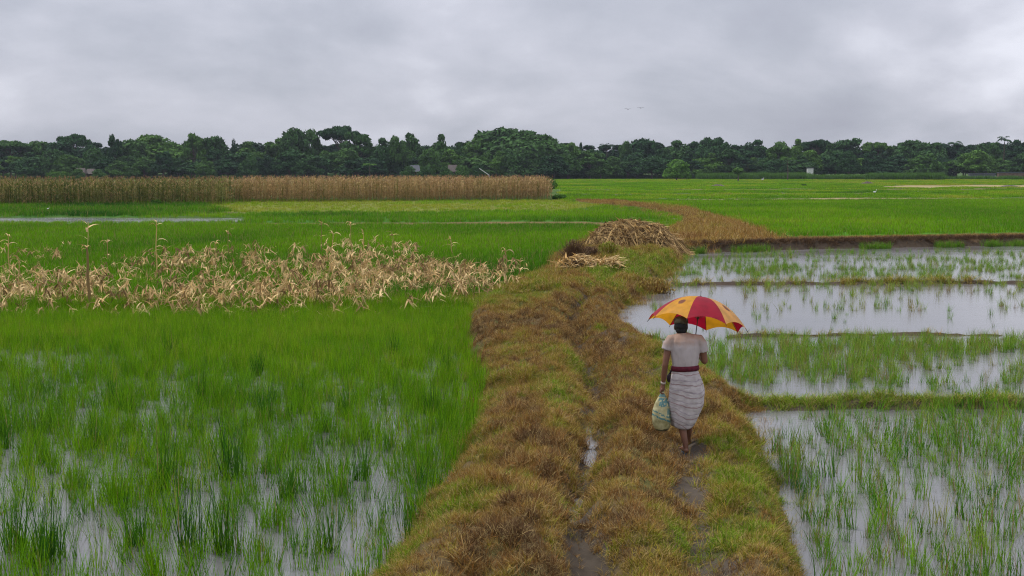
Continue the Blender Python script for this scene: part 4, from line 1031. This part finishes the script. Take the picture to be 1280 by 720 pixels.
# ------------------------------------------------------------------ the walking person
def simple(name, c, rough=.7, spec=.3):
    m, t, b = new_mat(name); b.inputs['Base Color'].default_value = (*c, 1); b.inputs['Roughness'].default_value = rough; b.inputs['Specular IOR Level'].default_value = spec; return m
M['skin'] = plain_mat('brown_skin', (.19, .085, .05), .5, .2, 9, .15, .4)
M['hair'] = plain_mat('black_hair', (.012, .010, .009), .6, .3, 60, .4)
M['cap'] = plain_mat('olive_tan_cloth', (.055, .042, .022), .9, .25, 30, .3)
M['sash'] = plain_mat('maroon_cloth', (.10, .010, .022), .85, .35, 22, .4)
M['sandal'] = plain_mat('blue_grey_rubber', (.06, .075, .10), .5, .2, 20)
M['pouch'] = plain_mat('dark_cloth', (.03, .02, .03), .8)
def cloth_shirt():
    m, t, b = new_mat('dirty_pinkish_white_cotton')
    tc = node(t, 'ShaderNodeTexCoord'); sp = node(t, 'ShaderNodeSeparateXYZ'); t.links.new(tc.outputs['Object'], sp.inputs[0])
    n = node(t, 'ShaderNodeTexNoise'); n.inputs['Scale'].default_value = 7; n.inputs['Detail'].default_value = 5; t.links.new(tc.outputs['Object'], n.inputs['Vector'])
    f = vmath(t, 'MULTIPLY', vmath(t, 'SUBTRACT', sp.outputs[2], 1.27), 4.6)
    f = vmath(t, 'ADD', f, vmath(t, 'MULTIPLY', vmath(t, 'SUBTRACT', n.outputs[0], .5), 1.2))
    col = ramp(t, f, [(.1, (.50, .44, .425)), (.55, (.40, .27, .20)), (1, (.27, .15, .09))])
    n2 = node(t, 'ShaderNodeTexNoise'); n2.inputs['Scale'].default_value = 16; t.links.new(tc.outputs['Object'], n2.inputs['Vector'])
    col = mixc(t, vmath(t, 'MULTIPLY', n2.outputs[0], .35), col, (.30, .25, .23)); t.links.new(col, b.inputs['Base Color'])
    b.inputs['Roughness'].default_value = .9; b.inputs['Specular IOR Level'].default_value = .1
    mp = node(t, 'ShaderNodeMapping'); mp.inputs['Rotation'].default_value = (0, R(-38), 0); mp.inputs['Scale'].default_value = (15, 4, 3); t.links.new(tc.outputs['Object'], mp.inputs[0])
    w_ = node(t, 'ShaderNodeTexNoise'); w_.inputs['Scale'].default_value = 1; w_.inputs['Detail'].default_value = 3; w_.inputs['Distortion'].default_value = .6; t.links.new(mp.outputs[0], w_.inputs['Vector'])
    bp = node(t, 'ShaderNodeBump'); bp.inputs['Strength'].default_value = 1; bp.inputs['Distance'].default_value = .022; t.links.new(w_.outputs[0], bp.inputs['Height']); t.links.new(bp.outputs[0], b.inputs['Normal'])
    return m
def cloth_lungi():
    m, t, b = new_mat('striped_pale_wrap_cloth')
    uv = node(t, 'ShaderNodeAttribute', attribute_name='uvw'); sp = node(t, 'ShaderNodeSeparateXYZ'); t.links.new(uv.outputs['Vector'], sp.inputs[0])
    tc = node(t, 'ShaderNodeTexCoord'); n = node(t, 'ShaderNodeTexNoise'); n.inputs['Scale'].default_value = 6; n.inputs['Detail'].default_value = 2; t.links.new(tc.outputs['Object'], n.inputs['Vector'])
    v = vmath(t, 'ADD', sp.outputs[1], vmath(t, 'MULTIPLY', vmath(t, 'SUBTRACT', n.outputs[0], .5), .10))
    s = vmath(t, 'FRACT', vmath(t, 'MULTIPLY', v, 7.2))
    a = vmath(t, 'ABSOLUTE', vmath(t, 'SUBTRACT', s, .5)); line = vmath(t, 'LESS_THAN', a, .05)
    s2 = vmath(t, 'FRACT', vmath(t, 'ADD', vmath(t, 'MULTIPLY', v, 7.2), .42)); l2 = vmath(t, 'LESS_THAN', vmath(t, 'ABSOLUTE', vmath(t, 'SUBTRACT', s2, .5)), .045)
    n3 = node(t, 'ShaderNodeTexNoise'); n3.inputs['Scale'].default_value = 14; n3.inputs['Detail'].default_value = 4; t.links.new(tc.outputs['Object'], n3.inputs['Vector'])
    col = ramp(t, n3.outputs[0], [(.3, (.42, .365, .36)), (.65, (.56, .51, .50))])
    col = mixc(t, vmath(t, 'MULTIPLY', line, .6), col, (.24, .11, .115)); col = mixc(t, vmath(t, 'MULTIPLY', l2, .5), col, (.25, .20, .24))
    t.links.new(col, b.inputs['Base Color']); b.inputs['Roughness'].default_value = .9; b.inputs['Specular IOR Level'].default_value = .1
    mp = node(t, 'ShaderNodeMapping'); mp.inputs['Rotation'].default_value = (0, R(-35), 0); mp.inputs['Scale'].default_value = (4, 3, 15); t.links.new(tc.outputs['Object'], mp.inputs[0])
    w_ = node(t, 'ShaderNodeTexNoise'); w_.inputs['Scale'].default_value = .8; w_.inputs['Detail'].default_value = 3; w_.inputs['Distortion'].default_value = .5; t.links.new(mp.outputs[0], w_.inputs['Vector'])
    bp = node(t, 'ShaderNodeBump'); bp.inputs['Strength'].default_value = 1; bp.inputs['Distance'].default_value = .022; t.links.new(w_.outputs[0], bp.inputs['Height']); t.links.new(bp.outputs[0], b.inputs['Normal'])
    return m
def limb_chain(b, pts, rad, n=14):
    """overlapping balls and tapering tubes, fused afterwards into one skin"""
    for p, r in zip(pts, rad): b.ball(p, r * 1.0, n, 9)
    for i in range(len(pts) - 1): b.tube([pts[i], pts[i + 1]], [rad[i], rad[i + 1]], n)
def fuse(o, vox, it=3):
    m = o.modifiers.new('fuse', 'REMESH'); m.mode = 'VOXEL'; m.voxel_size = vox; m.use_smooth_shade = True
    s = o.modifiers.new('smooth', 'SMOOTH'); s.iterations = it; s.factor = .5
    return o
def loft(b, secs, n=32, fn=None):
    """secs: (cx, cy, z, rx, ry) closed rings, capped"""
    b0 = len(b.v)
    for j, (cx, cy, z, rx, ry) in enumerate(secs):
        for i in range(n):
            a = 2 * math.pi * i / n; k, dz = fn(a, j / (len(secs) - 1)) if fn else (1, 0)
            b.v.append((cx + rx * math.cos(a) * k, cy + ry * math.sin(a) * k, z + dz))
    for j in range(len(secs) - 1):
        for i in range(n):
            q = b0 + j * n; b.f.append((q + i, q + (i + 1) % n, q + n + (i + 1) % n, q + n + i)); b.c.append(.5); b.m.append(0)
    return b0
def person():
    X, Y = gp(857, 565, -.02); zb = float(height(np.array([X - .0]), np.array([Y]))[0]) + .005
    root = tag(empty('person', (X, Y, zb)), 'barefoot looking person in pale shirt and striped wrap walking away along the bank under an umbrella', 'person')
    root['label'] = 'person in dirty pale shirt and striped wrap walking away along the bank'
    b = MB()
    # head, neck, trunk
    hx, hy = -.070, .045
    b.ball((hx, hy, 1.545), (.074, .092, .104), 20, 14); b.ball((hx, hy + .035, 1.495), (.055, .065, .062), 14, 10)
    b.ball((hx, hy + .10, 1.525), (.014, .022, .022), 8, 6)                     # nose
    b.ball((hx, hy + .093, 1.487), (.026, .012, .010), 8, 6)                    # lips
    for s in (-1, 1):
        b.ball((hx + s * .076, hy - .005, 1.53), (.010, .020, .032), 8, 6); b.ball((hx + s * .03, hy + .078, 1.555), (.018, .012, .008), 8, 6)
    limb_chain(b, [(-.045, .0, 1.40), (-.06, .022, 1.47), (hx, hy, 1.52)], [.062, .053, .052])
    limb_chain(b, [(-.03, 0, 1.36), (-.025, 0, 1.22), (-.02, 0, 1.08), (-.01, .02, .95)], [.10, .105, .095, .115])
    limb_chain(b, [(-.19, 0, 1.385), (.14, 0, 1.385)], [.052, .052])
    # left arm hangs with the bag
    SL, EL, WL = (-.205, 0, 1.375), (-.262, -.025, 1.085), (-.278, .03, .850)
    limb_chain(b, [SL, (-.238, -.012, 1.23), EL, (-.270, .0, .98), WL], [.050, .043, .036, .036, .025])
    # palm and five fingers closed round the bag's neck
    limb_chain(b, [WL, (-.282, .035, .815), (-.288, .035, .775)], [.024, .029, .030])
    for i, (fy, L) in enumerate(((.068, .9), (.048, 1.0), (.026, .96), (.006, .8))):
        p0 = (-.300, fy, .775); p1 = (-.312, fy + .002, .775 - .032 * L); p2 = (-.300, fy + .001, .775 - .058 * L); p3 = (-.276, fy, .775 - .060 * L)
        limb_chain(b, [p0, p1, p2, p3], [.0105, .0098, .0090, .0080], 8)
    limb_chain(b, [(-.270, .055, .815), (-.258, .078, .780), (-.268, .082, .748)], [.012, .011, .009], 8)
    # right arm bent forward round the shaft
    G = Vector((.135, .36, 1.20))
    SR, ER = (.155, 0, 1.375), (.218, .015, 1.125); WR = (.165, .27, 1.185)
    limb_chain(b, [SR, (.195, .004, 1.24), ER, (.198, .14, 1.15), WR], [.050, .045, .040, .036, .025])
    limb_chain(b, [WR, (.155, .315, 1.20), (.162, .345, 1.20)], [.024, .028, .029])
    for i in range(4):
        z = 1.166 + i * .021
        limb_chain(b, [(.168, .372, z), (.150, .388, z), (.126, .385, z), (.114, .366, z)], [.0105, .0098, .009, .008], 8)
    limb_chain(b, [(.140, .335, 1.225), (.112, .345, 1.238), (.108, .368, 1.236)], [.012, .0105, .009], 8)
    # legs
    limb_chain(b, [(-.09, .02, .90), (-.075, .06, .50), (-.055, .015, .36), (-.008, -.03, .12), (.0, -.035, .055)], [.095, .058, .052, .034, .030])
    limb_chain(b, [(.08, .03, .90), (.085, .24, .50), (.082, .26, .36), (.085, .37, .12), (.088, .39, .055)], [.095, .058, .052, .034, .030])
    for fx, fy, tx in ((.0, -.045, -.01), (.088, .385, .01)):
        limb_chain(b, [(fx, fy, .038), (fx + tx, fy + .09, .042), (fx + tx * 1.4, fy + .16, .030)], [.031, .031, .030])
        for i in range(5):
            sx = (i - 2) * .0165 * (1 if fx < .05 else -1)
            limb_chain(b, [(fx + tx + sx, fy + .17, .026), (fx + tx + sx * 1.15, fy + .205 - abs(i - .6) * .007, .022)], [.011 if i else .014, .009 if i else .012], 8)
    body = b.build('body', M['skin'], root, True); fuse(body, .0055, 2)
    for s in (-1, 1):
        e = MB(); e.ball((hx + s * .030, hy + .085, 1.552), (.011, .008, .007), 8, 6); e.build('eye', M['hair'], body, True)
    # hair, cap
    h = MB(); h.ball((hx, hy - .012, 1.552), (.083, .094, .104), 20, 14); h.ball((hx, hy - .04, 1.50), (.070, .060, .052), 16, 10); h.build('hair', M['hair'], root, True)
    c = MB(); secs = [(hx, hy - .004, 1.585, .088, .104), (hx, hy - .004, 1.600, .089, .105), (hx, hy, 1.625, .082, .096), (hx, hy, 1.645, .066, .078), (hx, hy, 1.656, .036, .042), (hx, hy, 1.659, .002, .002)]
    loft(c, secs, 24, lambda a, t: (1 + .015 * math.sin(9 * a), .006 * math.sin(3 * a + 1))); c.build('cap', M['cap'], root, True)
    # shirt
    s = MB(); secs = [(-.020, -.0, 1.035, .148, .112), (-.020, -.004, 1.075, .156, .120), (-.02, -.006, 1.12, .160, .122), (-.024, -.008, 1.20, .170, .122), (-.027, -.008, 1.30, .178, .120), (-.03, -.006, 1.37, .180, .108), (-.032, 0, 1.415, .165, .090), (-.036, .006, 1.447, .118, .074), (-.045, .01, 1.470, .066, .064)]
    b0 = loft(s, secs, 36, lambda a, t: (1 + .022 * math.sin(5 * a + 9 * t) * (1 - t) + .012 * math.sin(11 * a - 7 * t), 0))
    s.f.append(tuple(b0 + i for i in range(36))[::-1]); s.c.append(.5); s.m.append(0); q = b0 + 8 * 36; s.f.append(tuple(q + i for i in range(36))); s.c.append(.5); s.m.append(0)
    s.tube([(-.13, 0, 1.395), (-.195, -.002, 1.385), (-.228, -.006, 1.33), (-.248, -.010, 1.262)], [.060, .066, .064, .064], 18)
    s.tube([(.07, 0, 1.395), (.145, 0, 1.387), (.182, .003, 1.33), (.200, .006, 1.235)], [.060, .066, .066, .060], 18)
    fuse(s.build('shirt', cloth_shirt(), root, True), .0085, 4)
    # wrap
    n, m = 72, 34; l = MB(); uvw = []
    kt = [0, .12, .3, .5, .7, .85, 1]; kx = [.150, .172, .205, .218, .212, .192, .150]; ky = [.115, .135, .15, .165, .175, .18, .17]; kc = [-.02, -.012, .0, .008, .006, -.002, -.012]
    for j in range(m + 1):
        t = j / m
        for i in range(n):
            a = 2 * math.pi * i / n; hem = .295 + .13 * max(0, math.cos(a)) ** 2.5 + .02 * max(0, -math.cos(a)); z = 1.03 + (hem - 1.03) * t
            fold = .042 * math.sin(5 * a + 5.5 * t + .6) * t + .016 * math.sin(11 * a - 9 * t) * min(1, t * 1.6) + .010 * math.sin(19 * a + 4 * t)
            drape = .006 * math.sin(26 * t + 2.5 * math.cos(a) + 1.2) * math.sin(math.pi * min(1, t * 1.1))
            rx, ry = np.interp(t, kt, kx), np.interp(t, kt, ky); k = 1 + fold + drape
            l.v.append((float(np.interp(t, kt, kc)) + rx * math.cos(a) * k, .04 * t * t + .06 * t + ry * math.sin(a) * k, z))
            uvw.append((i / n, t * .78 - .09 * t * math.cos(a), 0))
    for j in range(m):
        for i in range(n):
            q = j * n; l.f.append((q + i, q + n + i, q + n + (i + 1) % n, q + (i + 1) % n)); l.c.append(.5); l.m.append(0)
    o = l.build('wrap', cloth_lungi(), root, True); at = o.data.attributes.new('uvw', 'FLOAT_VECTOR', 'POINT'); at.data.foreach_set('vector', np.array(uvw, dtype=np.float32).ravel())
    o.modifiers.new('t', 'SOLIDIFY').thickness = .004
    # sash, pouch, wristband, sandals
    s = MB(); secs = [(-.02, .0, 1.008, .158, .124), (-.02, -.002, 1.018, .168, .133), (-.02, -.002, 1.04, .171, .136), (-.02, -.002, 1.062, .169, .134), (-.02, -.004, 1.073, .158, .122)]
    loft(s, secs, 40, lambda a, t: (1 + .008 * math.sin(8 * a + 10 * t), .006 * math.cos(a + .5))); s.build('sash', M['sash'], root, True).modifiers.new('t', 'SOLIDIFY').thickness = .008
    s = MB(); s.tube([(-.175, .05, 1.02), (-.195, .05, .96)], [.010, .014], 8); s.ball((-.205, .05, .91), (.030, .030, .055), 12, 9); s.build('pouch', M['pouch'], root, True)
    s = MB(); s.tube([(-.2765, .024, .868), (-.2785, .031, .846)], [.032, .031], 14); s.build('wristband', simple('pale_band', (.50, .42, .36)), root, True)
    for fx, fy, tx in ((.0, -.045, -.01), (.088, .385, .01)):
        s = MB(); loft(s, [(fx + tx * .7, fy + .075, z, .042, .128) for z in (-.010, .010)], 20, lambda a, t: (1 - .14 * max(0, -math.sin(a)) , 0))
        s.f += [tuple(range(20))[::-1], tuple(range(20, 40))]; s.c += [.5] * 2; s.m += [0] * 2
        o = s.build('sandal', M['sandal'], root); st = MB()
        st.tube([(fx - .036, fy + .09, .01), (fx - .02, fy + .11, .066), (fx + .01, fy + .115, .070), (fx + .036, fy + .09, .01)], .008, 6); st.build('strap', M['sandal'], o, True)
    return root, Vector((X, Y, zb)), G
P_ROOT, P0, GRIP = person()

def umbrella():
    root = tag(empty('umbrella'), 'open umbrella of alternating red and yellow panels held over the walking person', 'umbrella')
    A = Vector((math.tan(R(8)), math.tan(R(11.5)), 1)).normalized()
    rot = Vector((0, 0, 1)).rotation_difference(A); root.rotation_mode = 'QUATERNION'; root.rotation_quaternion = rot; root.location = P0 + GRIP
    RR, HH, ZT = .62, .35, .67
    def fab(nm, c, emblem):
        m, t, b = new_mat(nm); uv = node(t, 'ShaderNodeAttribute', attribute_name='uvw'); sp = node(t, 'ShaderNodeSeparateXYZ'); t.links.new(uv.outputs['Vector'], sp.inputs[0])
        n = node(t, 'ShaderNodeTexNoise'); n.inputs['Scale'].default_value = 9; n.inputs['Detail'].default_value = 4; tc = node(t, 'ShaderNodeTexCoord'); t.links.new(tc.outputs['Object'], n.inputs['Vector'])
        col = ramp(t, n.outputs[0], [(.3, tuple(x * .72 for x in c)), (.65, c)])
        if emblem:
            e1 = vmath(t, 'POWER', vmath(t, 'DIVIDE', sp.outputs[0], .34), 2.0); e2 = vmath(t, 'POWER', vmath(t, 'DIVIDE', vmath(t, 'SUBTRACT', sp.outputs[1], .66), .105), 2.0)
            f = vmath(t, 'ADD', vmath(t, 'ADD', e1, e2), vmath(t, 'MULTIPLY', vmath(t, 'SUBTRACT', n.outputs[0], .5), 1.6))
            k = ramp(t, f, [(.55, (.85, .85, .85)), (1.0, (0, 0, 0))])
            col = mixc(t, k, col, (.16, .03, .03))
        t.links.new(col, b.inputs['Base Color']); b.inputs['Roughness'].default_value = .55; b.inputs['Specular IOR Level'].default_value = .35
        tr = node(t, 'ShaderNodeBsdfTranslucent'); t.links.new(col, tr.inputs[0]); mx = node(t, 'ShaderNodeMixShader'); mx.inputs[0].default_value = .42
        t.links.new(b.outputs[0], mx.inputs[1]); t.links.new(tr.outputs[0], mx.inputs[2]); t.links.new(mx.outputs[0], t.nodes['Material Output'].inputs[0]); return m
    red = fab('red_umbrella_cloth', (.42, .006, .03), False); yel = fab('yellow_umbrella_cloth', (.80, .37, .018), True); pale = fab('lit_yellow_umbrella_cloth', (.85, .44, .12), True)  # paler yellow puts the light on the right-hand panel into its colour
    metal = simple('dark_steel', (.03, .03, .035), .35, .6)
    prof = lambda s: ZT - HH * (s ** 2.3) 
    for k in range(8):
        a0 = R(-20 + 45 * k); b = MB(); uvw = []; ns, nt_ = 12, 10
        for j in range(ns + 1):
            for i in range(nt_ + 1):
                t = -1 + 2 * i / nt_; s0 = j / ns; s = s0 * (1 - .035 * (1 - t * t) * s0 ** 3); ph = a0 + R(22.5) * (1 + t)
                ch = math.cos(R(22.5)) / math.cos(t * R(22.5)); ch = 1 - (1 - ch) * .65; r = RR * s * ch
                b.v.append((r * math.sin(ph), -r * math.cos(ph), prof(s * (1 - .04 * (1 - t * t))) + .004)); uvw.append((t, s0, 0))
        for j in range(ns):
            for i in range(nt_):
                q = j * (nt_ + 1) + i; b.f.append((q, q + 1, q + nt_ + 2, q + nt_ + 1) if j else (q, q + nt_ + 2, q + nt_ + 1)); b.c.append(.5); b.m.append(0)
        o = b.build('canopy_panel', red if k % 2 == 0 else (pale if k == 1 else yel), root, True)
        o['label'] = ('red' if k % 2 == 0 else ('painted-lit pale yellow' if k == 1 else 'yellow')) + ' canopy panel'
        at = o.data.attributes.new('uvw', 'FLOAT_VECTOR', 'POINT'); at.data.foreach_set('vector', np.array(uvw, dtype=np.float32).ravel())
        rb = MB(); rb.tube([(RR * s * math.sin(a0), -RR * s * math.cos(a0), prof(s) - .004) for s in (0.02, .2, .4, .6, .8, .95, 1.02)], .0035, 6); ro = rb.build('rib', metal, root, True)
        st = MB(); st.tube([(.012 * math.sin(a0), -.012 * math.cos(a0), ZT - .27), (RR * .48 * math.sin(a0), -RR * .48 * math.cos(a0), prof(.48) - .006)], .0025, 5); st.build('strut', metal, ro)
    b = MB(); b.tube([(0, 0, -.06), (0, 0, ZT + .01)], .0065, 10); b.build('shaft', metal, root, True)
    b = MB(); b.tube([(0, 0, ZT), (0, 0, ZT + .012), (0, 0, ZT + .02), (0, 0, ZT + .075)], [.02, .018, .006, .004], 10); b.build('tip', metal, root, True)
    b = MB(); b.tube([(0, 0, -.28 + ZT), (0, 0, ZT - .25)], .013, 10); b.build('runner', metal, root, True)
    b = MB(); b.tube([(0, 0, .03), (0, 0, -.07), (0, .01, -.11), (0, .035, -.125), (0, .055, -.105), (0, .058, -.08)], .0115, 10); b.build('handle', simple('dark_handle', (.04, .02, .015), .4), root, True)
umbrella()
def bag():
    root = tag(empty('bag', tuple(P0)), 'bulging pale yellow woven bag with teal print carried in the left hand', 'bag')
    m, t, bs = new_mat('woven_yellow_sack'); tc = node(t, 'ShaderNodeTexCoord'); sp = node(t, 'ShaderNodeSeparateXYZ'); t.links.new(tc.outputs['Object'], sp.inputs[0])
    n = node(t, 'ShaderNodeTexNoise'); n.inputs['Scale'].default_value = 14; n.inputs['Detail'].default_value = 4; t.links.new(tc.outputs['Object'], n.inputs['Vector'])
    col = ramp(t, n.outputs[0], [(.3, (.27, .24, .10)), (.65, (.55, .50, .27))])
    def band(cz, hw, slope, amt, xlo=None):
        nonlocal col
        z = vmath(t, 'ADD', sp.outputs[2], vmath(t, 'MULTIPLY', sp.outputs[0], slope)); z = vmath(t, 'ADD', z, vmath(t, 'MULTIPLY', vmath(t, 'SUBTRACT', n.outputs[0], .5), .06))
        f = vmath(t, 'LESS_THAN', vmath(t, 'ABSOLUTE', vmath(t, 'SUBTRACT', z, cz)), hw)
        n2 = node(t, 'ShaderNodeTexNoise'); n2.inputs['Scale'].default_value = 42; t.links.new(tc.outputs['Object'], n2.inputs['Vector'])
        f = vmath(t, 'MULTIPLY', f, vmath(t, 'GREATER_THAN', n2.outputs[0], .44))
        if xlo is not None: f = vmath(t, 'MULTIPLY', f, vmath(t, 'GREATER_THAN', sp.outputs[0], xlo))
        col = mixc(t, vmath(t, 'MULTIPLY', f, amt), col, (.03, .17, .19))
    band(.30, .014, .42, .9); band(.355, .012, .42, .8); band(.62, .05, .0, .85, -.335); band(.70, .02, .0, .8, -.34); band(.50, .05, 0, .8, -.235)
    dk = vmath(t, 'LESS_THAN', vmath(t, 'ADD', sp.outputs[2], vmath(t, 'MULTIPLY', n.outputs[0], .04)), .315); col = mixc(t, vmath(t, 'MULTIPLY', dk, .75), col, (.03, .03, .02))
    t.links.new(col, bs.inputs['Base Color']); bs.inputs['Roughness'].default_value = .55
    mp = node(t, 'ShaderNodeMapping'); mp.inputs['Scale'].default_value = (30, 20, 8); t.links.new(tc.outputs['Object'], mp.inputs[0]); w_ = node(t, 'ShaderNodeTexNoise'); w_.inputs['Scale'].default_value = 1; t.links.new(mp.outputs[0], w_.inputs['Vector'])
    bp = node(t, 'ShaderNodeBump'); bp.inputs['Distance'].default_value = .02; t.links.new(w_.outputs[0], bp.inputs['Height']); t.links.new(bp.outputs[0], bs.inputs['Normal'])
    b = MB(); secs = [(-.285, .03, .262, .010, .01), (-.285, .03, .268, .060, .05), (-.287, .03, .300, .092, .075), (-.295, .03, .36, .108, .09), (-.298, .03, .44, .112, .092), (-.295, .03, .53, .103, .083), (-.29, .03, .61, .082, .066), (-.285, .033, .67, .056, .045), (-.285, .036, .71, .030, .030), (-.286, .038, .745, .022, .022)]
    loft(b, secs, 40, lambda a, t_: (1 + .05 * math.sin(3 * a + 2 + 3 * t_) + .04 * math.sin(8 * a + 4 * t_) * t_ + .02 * math.sin(14 * a), 0)); b.build('sack', m, root, True)
    b = MB(); b.tube([(-.286, .038, .74), (-.288, .04, .765), (-.292, .038, .785)], [.020, .014, .018], 12); b.build('gathered_neck', m, root, True)
bag()


# ------------------------------------------------------------------ haze
hm = bpy.data.materials.new('haze_air'); hm.use_nodes = True; t = hm.node_tree
t.nodes.remove(t.nodes['Principled BSDF']); pv = t.nodes.new('ShaderNodeVolumePrincipled')
pv.inputs['Color'].default_value = (.80, .87, 1, 1); pv.inputs['Density'].default_value = .00009; pv.inputs['Anisotropy'].default_value = .2
t.links.new(pv.outputs[0], t.nodes['Material Output'].inputs['Volume'])
b = MB(); b.box((-1600, -120, -3), (1600, 1900, 32)); hz = b.build('haze', hm); hz['kind'] = 'stuff'; tag(hz, 'thin damp haze over the whole plain', 'haze')
